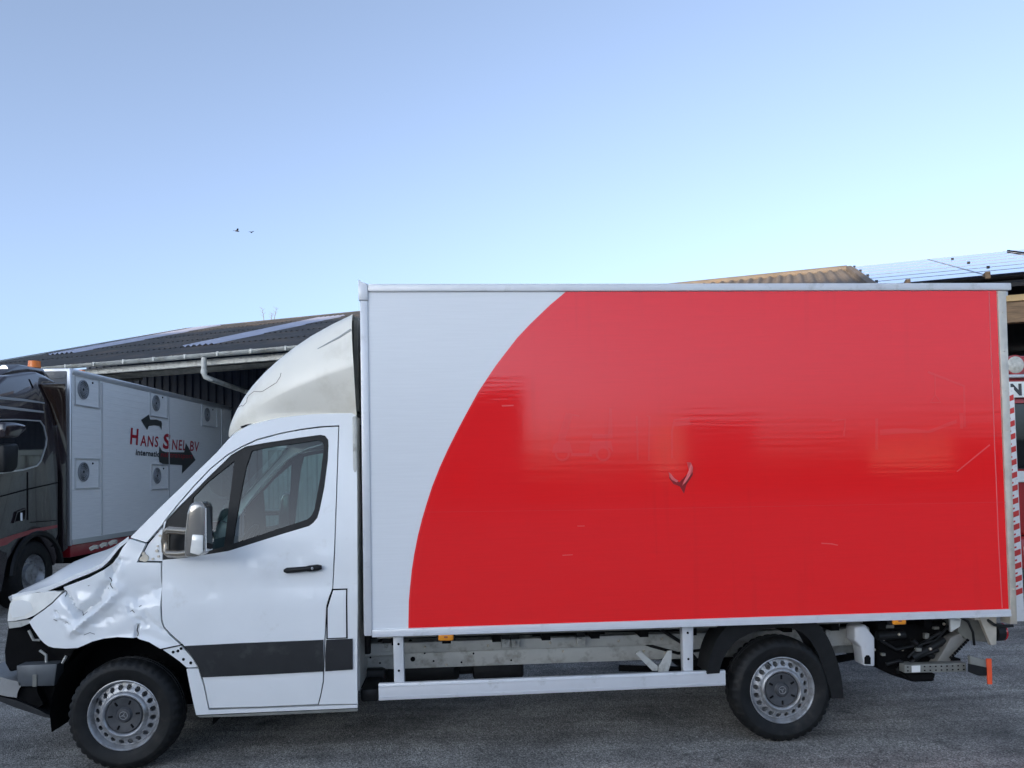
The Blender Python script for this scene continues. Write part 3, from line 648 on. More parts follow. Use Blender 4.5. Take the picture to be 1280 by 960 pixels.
# ---- cab: outer skin
door = [(0.233,1.327),(0.237,1.123),(0.243,0.947),(0.257,0.900),(0.297,0.853),(0.372,0.784),(0.432,0.710),(0.476,0.637),(0.503,0.521),(0.526,0.362),(0.875,0.358),(1.224,0.360),(1.241,0.419),(1.262,0.514),(1.277,0.785),(1.290,1.002),(1.308,1.063),(1.328,1.113),(1.340,1.351),(1.350,1.718),(1.358,2.189),(1.232,2.183),(1.104,2.168),(0.967,2.143),(0.821,2.104),(0.718,2.057),(0.626,2.002),(0.521,1.914),(0.418,1.799),(0.330,1.691),(0.249,1.584),(0.236,1.522),(0.232,1.430)]
win = [(0.744,2.054),(0.864,2.076),(1.074,2.106),(1.233,2.126),(1.265,2.119),(1.284,2.094),(1.287,2.056),(1.284,1.959),(1.264,1.778),(1.236,1.630),(1.221,1.578),(1.196,1.547),(1.170,1.528),(0.984,1.476),(0.652,1.378),(0.424,1.346),(0.240,1.325),(0.239,1.379),(0.242,1.564),(0.322,1.655),(0.408,1.742),(0.508,1.850),(0.603,1.947),(0.657,2.002)]
pillar = [(0.026,1.476),(0.113,1.566),(0.209,1.668),(0.331,1.791),(0.454,1.918),(0.553,2.020),(0.637,2.121),(0.693,2.163),(0.749,2.198),(0.859,2.229),(0.964,2.252),(1.070,2.264),(1.171,2.273),(1.337,2.278),(1.441,2.279),(1.466,2.267),(1.480,2.234),(1.488,1.609),(1.491,0.986),(1.479,0.355),(1.389,0.357),(1.224,0.359),(1.241,0.419),(1.262,0.514),(1.277,0.785),(1.290,1.002),(1.308,1.063),(1.328,1.113),(1.340,1.351),(1.350,1.718),(1.358,2.191),(1.232,2.187),(1.104,2.171),(0.967,2.145),(0.821,2.107),(0.718,2.060),(0.626,2.005),(0.521,1.916),(0.418,1.802),(0.330,1.694),(0.248,1.587),(0.225,1.548),(0.133,1.440)]
fender = [(0.026,1.471),(0.133,1.435),(0.082,1.319),(0.233,1.312),(0.237,1.123),(0.243,0.941),(0.257,0.895),(0.297,0.848),(0.367,0.782),(0.237,0.761),(0.167,0.806),(0.083,0.834),(-0.033,0.843),(-0.116,0.836),(-0.190,0.818),(-0.241,0.796),(-0.284,0.779),(-0.364,0.775),(-0.449,0.778),(-0.490,0.787),(-0.520,0.804),(-0.551,0.828),(-0.580,0.862),(-0.616,0.901),(-0.646,0.941),(-0.590,0.983),(-0.521,1.024),(-0.457,1.069),(-0.390,1.139),(-0.398,1.169),(-0.321,1.195),(-0.221,1.230),(-0.127,1.278),(-0.073,1.320),(-0.040,1.368),(-0.017,1.416)]
creases = [([(-0.385,1.137),(-0.277,0.997),(-0.110,1.093)], .026, .05), ([(-0.277,0.997),(-0.168,1.075),(-0.119,1.158),(-0.080,1.208),(-0.077,1.274)], .034, .045), ([(-0.080,1.193),(-0.024,1.141),(-0.165,1.010),(-0.320,0.885)], -.026, .05), ([(-0.215,0.884),(-0.016,1.031),(0.226,1.149)], .013, .10), ([(-0.360,1.112),(-0.309,1.027),(-0.267,0.987)], .02, .03), ([(0.093,0.910),(0.083,0.839)], .022, .022), ([(0.034,1.019),(0.088,0.951),(0.143,0.924)], .013, .03), ([(-0.443,0.975),(-0.331,0.946),(-0.267,0.885)], -.010, .03), ([(0.257,0.869),(0.183,0.933),(0.133,0.975)], .010, .04), ([(-0.431,1.011),(-0.403,0.961),(-0.375,0.956),(-0.342,0.931)], .012, .018), ([(-0.076,1.244),(-0.047,1.274),(-0.029,1.334)], .014, .02)]
def segd(p, a, b):
    ab = b-a; t = max(0, min(1, (p-a).dot(ab)/max(1e-9, ab.dot(ab)))); return (p-a-ab*t).length
FOLDS = [(random.uniform(0, PI), random.uniform(5, 9), random.random(), .010) for _ in range(4)]+[(random.uniform(0, PI), random.uniform(14, 26), random.random(), .0038) for _ in range(5)]
def crumple(x, z):
    """sharp straight folds, as in crushed sheet"""
    wx = x+.03*noise.noise(Vector((x*3, z*3, 8))); wz = z+.03*noise.noise(Vector((x*3, z*3, 21))); h = 0
    for a, f, p, amp in FOLDS:
        t = (wx*math.cos(a)+wz*math.sin(a))*f+p; t -= math.floor(t); h += amp*(abs(2*t-1)-.5)*2
    return h
def fender_dent(x, z):
    p = Vector((x, z)); d = 0
    for pts, amp, w in creases:
        m = min(segd(p, Vector(pts[i]), Vector(pts[i+1])) for i in range(len(pts)-1)); d += 1.6*amp*max(0, 1-m/w)**1.4
    k = smooth01((.42-x)/.3)
    near = max([0]+[max(0, 1-min(segd(p, Vector(q[i]), Vector(q[i+1])) for i in range(len(q)-1))/.09) for q, _, _ in creases])
    n = noise.noise(Vector((x*4.5, 3.1, z*4.5)))*.010+max(0, near-.3)*.62*crumple(x, z)+.002*max(0, noise.noise(Vector((x*22, 1.7, z*22)))-.15)*smooth01((.10-x)/.2)
    lip = -.012*smooth01(1-abs(math.hypot(x-.03, z-.345)-.475)/.05)
    return d*.62+n*k+lip
panel('front_wing', fender, MT['wing'], T, .004, .0135, .03, 0, (), Ys, fender_dent, 'crumpled dented front wing with cracked white paint', 4)
fw_o = bpy.data.objects['front_wing']
def door_dent(x, z):
    r = .008*smooth01(1-abs((z-1.18)-.16*(x-.5))/.06)
    return -r+.010*smooth01(1-math.hypot(x-1.05, (z-1.30)*2.2)/.16)
D = panel('door', door, MT['white'], T, .0045, .07, .035, 0, (win,), Ys, door_dent)
Pn = panel('cab_side', pillar, MT['white'], T, .0025, .07, .035)
mirrored(Pn); D2 = mirrored(D)
sill = [(0.395,0.629),(0.470,0.629),(0.500,0.516),(0.525,0.353),(0.875,0.350),(1.224,0.352),(1.477,0.351),(1.476,0.328),(1.130,0.326),(0.721,0.324),(0.442,0.322)]
sp = panel('sill', sill, MT['white'], T, .001, .08, .04); mirrored(sp)
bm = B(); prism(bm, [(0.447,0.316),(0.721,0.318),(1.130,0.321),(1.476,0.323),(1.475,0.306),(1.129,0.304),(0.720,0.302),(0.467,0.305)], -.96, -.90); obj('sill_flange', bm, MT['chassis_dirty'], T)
from mathutils.bvhtree import BVHTree
bt = BVHTree.FromPolygons([v.co for v in fw_o.data.vertices], [p.vertices for p in fw_o.data.polygons])
for pl, r in (([(0.093,0.921),(0.085,0.885),(0.093,0.859),(0.080,0.834)], .004), ([(-0.095,1.224),(-0.080,1.203),(-0.090,1.178),(-0.065,1.157)], .0035), ([(-0.283,0.997),(-0.267,0.981),(-0.236,1.006)], .003), ([(0.043,1.004),(0.058,1.013),(0.073,0.998)], .003), ([(-0.397,1.157),(-0.373,1.132),(-0.381,1.107)], .003), ([(0.098,1.033),(0.113,1.042)], .003), ([(-0.443,0.965),(-0.420,0.955)], .003), ([(-0.369,0.941),(-0.342,0.946)], .002), ([(-0.246,0.864),(-0.205,0.879),(-0.175,0.868)], .002)):
    pts = []
    for i in range(len(pl)-1):
        for t in (0, .5, 1):
            h = bt.ray_cast(Vector((pl[i][0]+(pl[i+1][0]-pl[i][0])*t, -3, pl[i][1]+(pl[i+1][1]-pl[i][1])*t)), Vector((0, 1, 0)))
            if h[0]: pts.append(h[0]+Vector((0, -.0005, 0)))
    if len(pts) > 1:
        bm = B(); tube(bm, pts, r*.8, 5); obj('crack', bm, MT['trim'], fw_o)
# exposed body behind the missing arch trim, with its holes
fb = panel('arch_flange', [(0.247,0.755),(0.362,0.777),(0.427,0.703),(0.466,0.635),(0.395,0.635),(0.351,0.677),(0.302,0.715)], MT['white'], T, .001, .05, .02, .006)
bm = B()
for q in [(0.312,0.738),(0.342,0.744),(0.376,0.689),(0.421,0.665),(0.362,0.759)]:
    bmesh.ops.create_uvsphere(bm, u_segments=10, v_segments=6, radius=.010, matrix=Matrix.Translation((q[0], Ys(*q)+.008, q[1])))
obj_split('flange_hole', bm, MT['blackm'], fb)
hp = panel('hinge_recess', [(0.087,1.324),(0.139,1.432),(0.225,1.538),(0.233,1.317)], MT['white'], T, .001, .03, .02, .02)
bm = B()
for q, r in zip([(0.102,1.336),(0.122,1.341),(0.207,1.349),(0.196,1.385),(0.212,1.482),(0.111,1.371),(0.200,1.415),(0.172,1.334)], (.014, .024, .008, .01, .008, .012, .006, .008)):
    tube(bm, [(q[0], Ys(*q)+.021, q[1]), (q[0], Ys(*q)+.010, q[1])], r, 12)
obj_split('hinge_bolt', bm, MT['steel'], hp, 40)
bm = B(); q = [(0.092,1.331),(0.116,1.361),(0.142,1.330)]; prism(bm, q, Ys(*q[0])+.012, Ys(*q[0])+.02); obj('hinge_gap', bm, MT['blackm'], hp)
# dark inner structure showing in the shut lines
inner = [(0.218,0.947),(0.208,1.328),(0.211,1.513),(0.244,1.579),(0.410,1.752),(0.518,1.871),(0.627,1.992),(0.729,2.049),(0.742,2.041),(0.663,1.988),(0.514,1.840),(0.411,1.731),(0.255,1.558),(0.249,1.378),(0.250,1.332),(0.424,1.356),(0.652,1.389),(1.165,1.540),(1.185,1.553),(1.211,1.584),(1.250,1.778),(1.273,2.089),(1.260,2.108),(1.228,2.113),(0.745,2.041),(0.729,2.049),(0.821,2.099),(1.104,2.162),(1.360,2.186),(1.472,2.184),(1.472,0.377),(0.531,0.372),(0.481,0.632),(0.382,0.773),(0.292,0.833),(0.237,0.891)]
panel('inner_frame', inner, MT['blackm'], T, 0, .08, .02, .022)
panel('window_frame', [p for p in win], MT['black'], D, -.001, .07, .03, .007, ([(0.782,2.029),(0.865,2.047),(1.075,2.076),(1.217,2.095),(1.244,2.087),(1.258,2.067),(1.259,2.030),(1.238,1.826),(1.205,1.631),(1.185,1.589),(1.159,1.566),(0.984,1.513),(0.677,1.417),(0.696,1.574),(0.719,1.730),(0.749,1.920)], [(0.675,1.967),(0.664,1.837),(0.647,1.653),(0.626,1.400),(0.535,1.381),(0.424,1.371),(0.411,1.726),(0.509,1.832)]), label='black window surround')
panel('side_window', [(0.774,2.035),(0.865,2.049),(1.075,2.081),(1.223,2.101),(1.249,2.092),(1.263,2.067),(1.264,2.029),(1.244,1.826),(1.210,1.631),(1.190,1.587),(1.164,1.561),(0.984,1.508),(0.670,1.409),(0.688,1.574),(0.712,1.731),(0.744,1.920)], MT['glass'], D, 0, .09, .004, .018)
panel('quarter_window', [(0.682,1.975),(0.669,1.837),(0.652,1.653),(0.632,1.394),(0.535,1.376),(0.419,1.364),(0.405,1.732),(0.509,1.840)], MT['glass'], D, 0, .09, .004, .018)
lining = [(0.243,1.317),(0.253,0.946),(0.382,0.784),(0.481,0.637),(0.531,0.372),(1.219,0.371),(1.255,0.514),(1.280,0.785),(1.298,1.002),(1.333,1.299),(1.346,1.612),(1.354,2.181),(1.285,2.176),(1.293,2.040),(1.271,1.777),(1.227,1.573),(1.175,1.522),(0.984,1.466),(0.653,1.368),(0.425,1.335)]
ln_ = panel('door_lining', lining, MT['dash'], D, .004, .09, .03, .040); 
# far door glazing and frame from the same shapes
for o in list(D.children): mirrored(o, D2)
# lower trim strip and fuel flap
panel('trim_strip', [(0.379,0.779),(0.735,0.786),(1.270,0.790),(1.267,0.580),(0.883,0.573),(0.489,0.569),(0.473,0.637),(0.432,0.708)], MT['trim'], D, .003, .08, .012, -.010)
ts = panel('trim_strip', [(1.283,0.790),(1.458,0.791),(1.456,0.586),(1.274,0.580),(1.274,0.681)], MT['trim'], T, .003, .08, .012, -.010)
panel('fuel_flap', [(1.330,1.105),(1.416,1.106),(1.415,0.796),(1.293,0.795),(1.295,0.991)], MT['white'], T, .002, .07, .006, -.003)
panel('flap_gap', [(1.323,1.113),(1.423,1.113),(1.423,0.790),(1.285,0.790),(1.287,0.992)], MT['blackm'], T, 0, .07, .004, -.0015)
# door handle in its recess
panel('handle_recess', [(1.013,1.276),(1.048,1.299),(1.141,1.304),(1.255,1.296),(1.265,1.270),(1.260,1.234),(1.167,1.223),(1.049,1.224),(1.018,1.240)], MT['chassis'], D, 0, .03, .004, .0015+.006)
hq = [(1.018,1.240),(1.260,1.257)]
bm = B(); pts = []
for t in (0, .08, .3, .6, .68, .9, 1): pts.append(Vector((hq[0][0]+(hq[1][0]-hq[0][0])*t, Ys(*hq[0])-.018-.016*math.sin(PI*t), hq[0][1]+(hq[1][1]-hq[0][1])*t)))
tube(bm, pts, [.010, .019, .018, .017, .021, .021, .013], 12)
hd = obj('door_handle', bm, MT['black'], D, 60)
q = [(1.203,1.253)]; bm = B(); bmesh.ops.create_uvsphere(bm, u_segments=10, v_segments=6, radius=.011, matrix=Matrix.Translation((q[0][0], Ys(*hq[0])-.042, q[0][1]))); obj('key_lock', bm, MT['rim'], D)

# ---- cab: roof, screen, bonnet, back
rl = [(0.637,2.121),(0.693,2.163),(0.749,2.198),(0.859,2.229),(0.964,2.252),(1.070,2.264),(1.171,2.273),(1.337,2.278),(1.450,2.278)]
def span(x, z, y, crown, bulge=0, n=9):
    r = []
    for k in range(n):
        a = -1+2*k/(n-1); r.append((x-bulge*(1-a*a), a*abs(y), z+crown*(1-abs(a)**2.4)))
    return r
bm = B(); grid(bm, [span(x, z-.002, Ys(x, z)+.006, .07, .10*(1-i/8)) for i, (x, z) in enumerate(rl)]); obj('cab_roof', bm, MT['white'], T, 40)
al = [(0.031,1.476),(0.113,1.561),(0.209,1.663),(0.331,1.785),(0.454,1.912),(0.553,2.014),(0.637,2.115)]
bm = B(); grid(bm, [span(x+.01, z-.004, Ys(x, z)+.01, 0, .22) for x, z in al]); obj('windscreen', bm, MT['glass'], T, 60)
hn = [(-0.870,-0.660,1.087),(-0.765,-0.720,1.109),(-0.661,-0.760,1.128),(-0.558,-0.790,1.159),(-0.472,-0.810,1.191),(-0.380,-0.830,1.231),(-0.289,-0.840,1.264),(-0.197,-0.850,1.304),(-0.146,-0.850,1.353),(-0.106,-0.860,1.398),(-0.075,-0.860,1.436),(-0.019,-0.860,1.477)]
hf = [(-1.292,0.100,1.015),(-1.230,0.100,1.066),(-1.141,0.100,1.116),(-1.039,0.100,1.172),(-0.956,0.100,1.225),(-0.860,0.100,1.278),(-0.758,0.100,1.308),(-0.643,0.100,1.344),(-0.571,0.100,1.364),(-0.517,0.100,1.380),(-0.474,0.100,1.395),(-0.407,0.100,1.422)]
bm = B(); rows = []
for i, (a, c) in enumerate(zip(hn, hf)):
    row = []; xs = (a[0]+c[0])/2 if i else c[0]-.10
    for k in range(17):
        t = -1+2*k/16; w = 1-abs(t)**2.3
        xx = a[0]+((c[0]-.02*(1-i/11)**2)-a[0])*(1-t*t)*.6; yy = t*abs(a[1]); zz = a[2]+(c[2]-a[2])*w
        dz = .016*abs(noise.noise(Vector((xx*5, yy*5, 2))))+.007*noise.noise(Vector((xx*12, yy*12, 5)))
        if k not in (0, 16): zz -= dz*w**.3; zz -= .55*abs(crumple(xx*.8+3, yy*.8))*smooth01((-.15-xx)/.3)
        row.append((xx, yy, zz))
    if i == 0:
        rows.append([(p[0]+.035, p[1]*.97, p[2]-.045) for p in row]); rows.append([(p[0]+.008, p[1]*.99, p[2]-.020) for p in row])
    rows.append(row)
vs = grid(bm, rows)
r = bmesh.ops.extrude_edge_only(bm, edges=[e for e in bm.edges if len(e.link_faces) == 1])
for v in [q for q in r['geom'] if isinstance(q, bmesh.types.BMVert)]: v.co.z -= .03
obj('bonnet', bm, MT['white'], T, 30)
bm = B()
for q in ([(-0.617,-0.100,1.335),(-0.559,-0.100,1.351)], [(-0.496,-0.200,1.362),(-0.450,-0.200,1.376)], [(-0.389,-0.300,1.386),(-0.338,-0.300,1.402)]):
    a, c = Vector(q[0]), Vector(q[1]); tube(bm, [a, (a+c)/2+Vector((0,0,.008)), c], .016, 6)
obj_split('washer_vent', bm, MT['chassis_dirty'], T)
bm = B(); prism(bm, [(-0.767,1.061),(-0.477,1.153),(-0.307,1.217),(-0.179,1.293),(-0.049,1.439),(0.013,1.368),(0.011,0.837),(-0.563,0.803),(-0.716,0.939)], -.76, .76); obj('engine_bay', bm, MT['blackm'], T)
bm = B(); box(bm, 1.455, 1.485, -.90, .90, .42, 2.25, .01); obj('cab_back', bm, MT['chassis'], T)
bm = B(); prism(bm, [(.5,.46), (.5,.40), (1.46,.40), (1.46,.46)], -.93, .93); obj('cab_floor', bm, MT['blackm'], T); bm = B(); grid(bm, [span(x, z-.06, Ys(x, z)+.03, .05, 0) for x, z in rl[3:]]); obj('roof_lining', bm, MT['blackm'], T)
# interior
bm = B(); prism(bm, [(-.02,1.30), (.18,1.36), (.42,1.30), (.50,1.15), (.46,1.0), (.3,.95), (-.02,.95)], -.78, .78, .03); obj('dashboard', bm, MT['dash'], T, 40)
bm = B(); mt_ = Matrix.Translation((.60, -.42, 1.33)) @ Matrix.Rotation(math.radians(-62), 4, 'Y')
ring_ = []
for k in range(28):
    a = 2*PI*k/28; ring_.append(mt_ @ Vector((.19*math.cos(a), .19*math.sin(a), 0)))
tube(bm, ring_+[ring_[0]], .016, 8, False); tube(bm, [mt_ @ Vector((-.18,0,0)), mt_ @ Vector((.18,0,0))], .02, 6); tube(bm, [mt_ @ Vector((0,0,0)), mt_ @ Vector((0,0,-.25))], .035, 8); obj('steering_wheel', bm, MT['black'], T, 60)
for y in (-.45, .12, .58):
    bm = B(); w = .24 if y < 0 else .2
    box(bm, .95, 1.42, y-w, y+w, .78, .98, .05)
    mm = Matrix.Translation((1.28, y, .98)) @ Matrix.Rotation(math.radians(10), 4, 'Y'); box(bm, -.07, .07, -w, w, -.05, .58, .05, mm); box(bm, -.05, .06, -.12, .12, .56, .74, .04, mm)
    obj('seat', bm, MT['seat'], T, 50)
# ---- door mirrors
tri = panel('mirror_base', [(0.240,1.327),(0.241,1.389),(0.245,1.558),(0.322,1.650),(0.403,1.734),(0.419,1.364),(0.333,1.340)], MT['black'], D, .001, .06, .02, .004); mirrored(tri, D2)
def mirror_arm(s):
    root = bpy.data.objects.new('mirror', None); COL.objects.link(root); root.parent = T
    root['label'] = 'wide door mirror on a loop arm'
    lp = [(0.494,-1.200,1.391),(0.410,-1.140,1.379),(0.319,-1.080,1.378),(0.291,-1.050,1.391),(0.285,-1.040,1.456),(0.296,-1.050,1.513),(0.325,-1.080,1.527),(0.415,-1.140,1.524),(0.494,-1.200,1.522)]
    bm = B(); tube(bm, [(x, y*-s, z) for x, y, z in lp], [.024, .024, .024, .026, .028, .026, .024, .024, .024], 10); obj('mirror_arm', bm, MT['mirror_arm'], root, 60)
    hp_ = [(0.486,-1.200,1.376),(0.489,-1.200,1.505),(0.505,-1.200,1.643),(0.524,-1.200,1.697),(0.563,-1.200,1.709),(0.600,-1.200,1.703),(0.612,-1.200,1.681),(0.611,-1.200,1.566),(0.603,-1.200,1.452),(0.591,-1.200,1.383),(0.552,-1.200,1.369)]
    bm = B(); prism(bm, [(x, z) for x, y, z in hp_], -1.30, -1.13, .022, 3)
    if s > 0:
        for v in bm.verts: v.co.y = -v.co.y
    h = obj('mirror_housing', bm, MT['mirror_shell'], root, 50)
    ind = [(0.543,-1.300,1.511),(0.607,-1.300,1.505),(0.604,-1.300,1.403),(0.580,-1.300,1.384),(0.528,-1.300,1.400)]
    bm = B(); prism(bm, [(x, z) for x, y, z in ind], -1.313, -1.296, .006)
    if s > 0:
        for v in bm.verts: v.co.y = -v.co.y
    obj('indicator', bm, MT['lamp'], h, 40)
    gx = max(p[0] for p in hp_); gz0 = min(p[2] for p in hp_)+.03; gz1 = max(p[2] for p in hp_)-.03
    bm = B(); box(bm, gx-.012, gx+.004, s*1.215-.07, s*1.215+.07, gz0, gz1, .01); obj('mirror_glass', bm, MT['mirror'], h)
MT['mirror_arm'] = mat('warm_tinted_arm', (.34,.29,.23), .24, metal=.8)  # warm tint stands in for the horizon sky mirrored in the metal
MT['mirror_shell'] = mat('glossy_mirror_shell', (.42,.39,.35), .2, metal=.7, coat=.5)  # black plastic, base lightened to imitate its reflection of bright sky
mirror_arm(-1); mirror_arm(1)

# ---- roof fairing
ft = [(0.497,-0.400,2.151),(0.507,-0.430,2.184),(0.523,-0.460,2.222),(0.552,-0.500,2.271),(0.592,-0.540,2.330),(0.656,-0.580,2.417),(0.726,-0.610,2.498),(0.817,-0.640,2.586),(0.916,-0.660,2.669),(1.026,-0.680,2.750),(1.151,-0.700,2.829),(1.299,-0.720,2.906),(1.444,-0.740,2.971)]
fc = [(0.523,-0.470,2.144),(0.541,-0.520,2.158),(0.569,-0.570,2.181),(0.614,-0.630,2.213),(0.669,-0.690,2.256),(0.743,-0.750,2.302),(0.823,-0.800,2.344),(0.905,-0.840,2.382),(0.984,-0.870,2.416),(1.091,-0.900,2.457),(1.208,-0.930,2.495),(1.339,-0.960,2.541),(1.478,-0.980,2.585)]
fb_ = [(0.525,-0.460,2.136),(0.543,-0.500,2.139),(0.580,-0.550,2.156),(0.627,-0.600,2.173),(0.682,-0.660,2.191),(0.756,-0.710,2.212),(0.836,-0.750,2.230),(0.911,-0.770,2.244),(0.985,-0.790,2.255),(1.084,-0.800,2.264),(1.193,-0.810,2.270),(1.324,-0.820,2.273),(1.475,-0.820,2.252)]
def curve3(a, b, c, t):                                              # crease -> shoulder, bowed outwards
    return Vector(a)*(1-t)**2+2*t*(1-t)*Vector(b)+Vector(c)*t*t
bm = B(); rows = []
for i in range(len(ft)):
    a, c, d = Vector(ft[i]), Vector(fc[i]), Vector(fb_[i]); s = i/(len(ft)-1)
    b = Vector(((a.x+c.x)/2, c.y+.01, a.z*.72+c.z*.28))
    c0 = c*.965+d*.0175+a*.0175
    c1 = c*.94+a*.06; c2 = c*.94+d*.06
    near = [d, (d*2+c0)/3+Vector((0, -.012, 0)), (d+2*c0)/3+Vector((0, -.004, 0)), c2, c0]+[curve3(c0, b, a, t) for t in (.05, .2, .4, .6, .8)]+[a]
    nose = .02*(1-s)**2
    top = []
    for k in range(1, 8):
        t = k/8; y = a.y*(1-2*t); q = 1-(1-2*t)**2
        top.append(Vector((a.x-nose*q, y, a.z+.035*q*s)))
    rows.append([tuple(v) for v in near+top+[Vector((v.x, -v.y, v.z)) for v in near[::-1]]])
grid(bm, rows)
fr_ = obj('roof_fairing', bm, MT['grp'], T, 50)
ck = [(0.621,-0.660,2.348),(0.659,-0.690,2.353),(0.678,-0.700,2.346),(0.711,-0.700,2.371),(0.711,-0.690,2.399),(0.718,-0.685,2.417),(0.766,-0.700,2.442),(0.820,-0.745,2.434),(0.843,-0.750,2.436),(0.900,-0.760,2.465),(0.944,-0.765,2.488),(0.969,-0.755,2.528),(0.976,-0.735,2.569)]
bm = B()
from mathutils.bvhtree import BVHTree
bt = BVHTree.FromPolygons([v.co for v in fr_.data.vertices], [p.vertices for p in fr_.data.polygons])
def on_fairing(p):
    """nearest place on the fairing skin, a hair outside it"""
    h = bt.ray_cast(Vector((p[0], -3, p[2])), Vector((0, 1, 0)))
    return (h[0]+Vector((0, -.001, 0))) if h[0] else None
pts = []
for i in range(len(ck)-1):
    for t in (0, .33, .66):
        q = Vector(ck[i]).lerp(Vector(ck[i+1]), t); h = on_fairing(q)
        if h: pts.append(h)
tube(bm, pts, .0019, 5); obj('crack', bm, MT['wood'], fr_)
sl = [(1.227,-0.850,2.709),(1.293,-0.860,2.740),(1.374,-0.860,2.780),(1.457,-0.860,2.834)]
bm = B(); pts = [on_fairing(q) for q in sl]; tube(bm, [p for p in pts if p], [.002, .006, .008, .009][:len([p for p in pts if p])], 6); obj('fairing_slot', bm, MT['chassis'], fr_)
sl = [(0.661,-0.700,2.203),(0.699,-0.720,2.212),(0.742,-0.720,2.217)]
bm = B(); pts = [p for p in (on_fairing(q) for q in sl) if p]
if len(pts) > 1: tube(bm, pts, .007, 6); obj('fairing_rivet', bm, MT['blackm'], fr_)
bm = B(); tube(bm, [(1.45, -.6, 2.32), (1.45, -.62, 2.95)], .03, 8); tube(bm, [(1.45, -.3, 2.32), (1.5, -.7, 2.7)], .02, 6); box(bm, 1.445, 1.475, -.70, .70, 2.30, 2.96); obj('fairing_back', bm, MT['chassis_dirty'], T)
bm = B(); tube(bm, [(1.50, -.72, 2.2), (1.51, -.75, 1.9), (1.50, -.72, 1.5), (1.51, -.7, .9)], .02, 8); tube(bm, [(1.51, -.62, 2.0), (1.51, -.66, 1.2), (1.50, -.60, .6)], .025, 8); obj_split('cab_cable', bm, MT['black'], T, 60)

# ---- headlamp and the torn-off nose
def Yh(x, z): return Ys(x, z)-.004
hl = panel('headlamp', [(-0.391,1.142),(-0.502,1.137),(-0.604,1.129),(-0.702,1.109),(-0.789,1.089),(-0.819,1.043),(-0.838,0.973),(-0.842,0.925),(-0.774,0.934),(-0.714,0.947),(-0.650,0.961),(-0.593,0.983),(-0.521,1.027),(-0.463,1.068)], MT['lamp'], T, .002, .02, .05, .002, (), Yh)
panel('lamp_inner', [(-0.793,1.060),(-0.712,1.081),(-0.633,1.065),(-0.603,1.021),(-0.685,0.975),(-0.789,0.956),(-0.813,0.991)], MT['label'], hl, 0, .03, .02, .0, (), Yh)
panel('lamp_frame', [(-0.846,0.919),(-0.714,0.939),(-0.643,0.951),(-0.636,0.931),(-0.721,0.899),(-0.838,0.878)], MT['chassis'], T, 0, .03, .03, .012)
bm = B(); prism(bm, [(-0.873,0.886),(-0.729,0.903),(-0.677,0.816),(-0.620,0.745),(-0.501,0.720),(-0.439,0.712),(-0.480,0.644),(-0.512,0.544),(-0.522,0.412),(-0.522,0.290),(-0.574,0.281),(-0.677,0.317),(-0.687,0.365),(-0.790,0.390),(-0.779,0.501),(-0.795,0.592),(-0.862,0.578),(-0.893,0.638),(-0.898,0.717)], -.70, .70, .01); obj('front_frame', bm, MT['blackm'], T)
bm = B(); prism(bm, [(-0.765,0.642),(-0.650,0.644),(-0.505,0.644),(-0.515,0.571),(-0.523,0.500),(-0.757,0.503)], -.80, .80, .008); cb = obj('crash_beam', bm, MT['crash'] if 'crash' in MT else MT['trim'], T, 40)
cb.data.materials[0] = mat('grey_crash_beam', (.10,.11,.12), .45, metal=.3, var=.15, vscale=10)
bm = B(); box(bm, -.66, -.63, -.808, -.79, .50, .58, .005); obj('beam_rib', bm, MT['chassis_dirty'], cb)
bm = B()
for q in ([(-0.646,-0.740,0.724),(-0.605,-0.740,0.691),(-0.605,-0.740,0.638)], [(-0.446,-0.800,0.694),(-0.472,-0.800,0.648)], [(-0.712,-0.750,0.861),(-0.681,-0.750,0.796),(-0.646,-0.740,0.793)]):
    tube(bm, q, .009, 6)
obj_split('broken_bracket', bm, MT['chassis'], T)
# bumper remains, hanging low at the nose
def bumper_piece(name, poly, m, bev, wrap):
    bm = B(); n = 14
    rows = []
    for k in range(n+1):
        y = -.80+1.6*k/n; w = wrap*(abs(y)/.80)**3
        rows.append([(x+w-wrap, y, z) for x, z in poly]+[(poly[0][0]+w-wrap, y, poly[0][1])])
    vs = grid(bm, rows); bm.faces.new(vs[0][:-1]); bm.faces.new(vs[-1][:-1]); bmesh.ops.remove_doubles(bm, verts=bm.verts, dist=1e-5)
    return obj(name, bm, m, T, 40)
bumper_piece('front_bumper', [(-0.938,0.596),(-0.867,0.573),(-0.806,0.552),(-0.761,0.540),(-0.741,0.526),(-0.736,0.505),(-0.746,0.490),(-0.756,0.464),(-0.761,0.433),(-0.816,0.441),(-0.867,0.455),(-0.937,0.476)], mat('grey_bumper_plastic', (.30,.295,.285), .36, var=.12, vscale=7, dirt=(.12,.12,.11), dscale=8, dth=(.55,.75)), .01, .12)
bumper_piece('bumper_lip', [(-0.943,0.463),(-0.872,0.445),(-0.771,0.418),(-0.711,0.392),(-0.650,0.363),(-0.568,0.316),(-0.477,0.302),(-0.487,0.284),(-0.579,0.295),(-0.650,0.322),(-0.771,0.368),(-0.872,0.414),(-0.943,0.442)], MT['trim'], .01, .12)
bm = B(); prism(bm, [(-0.772,0.498),(-0.650,0.494),(-0.645,0.452),(-0.609,0.377),(-0.650,0.347),(-0.752,0.398),(-0.782,0.436)], -.77, .77); obj('bumper_core', bm, MT['blackm'], T)
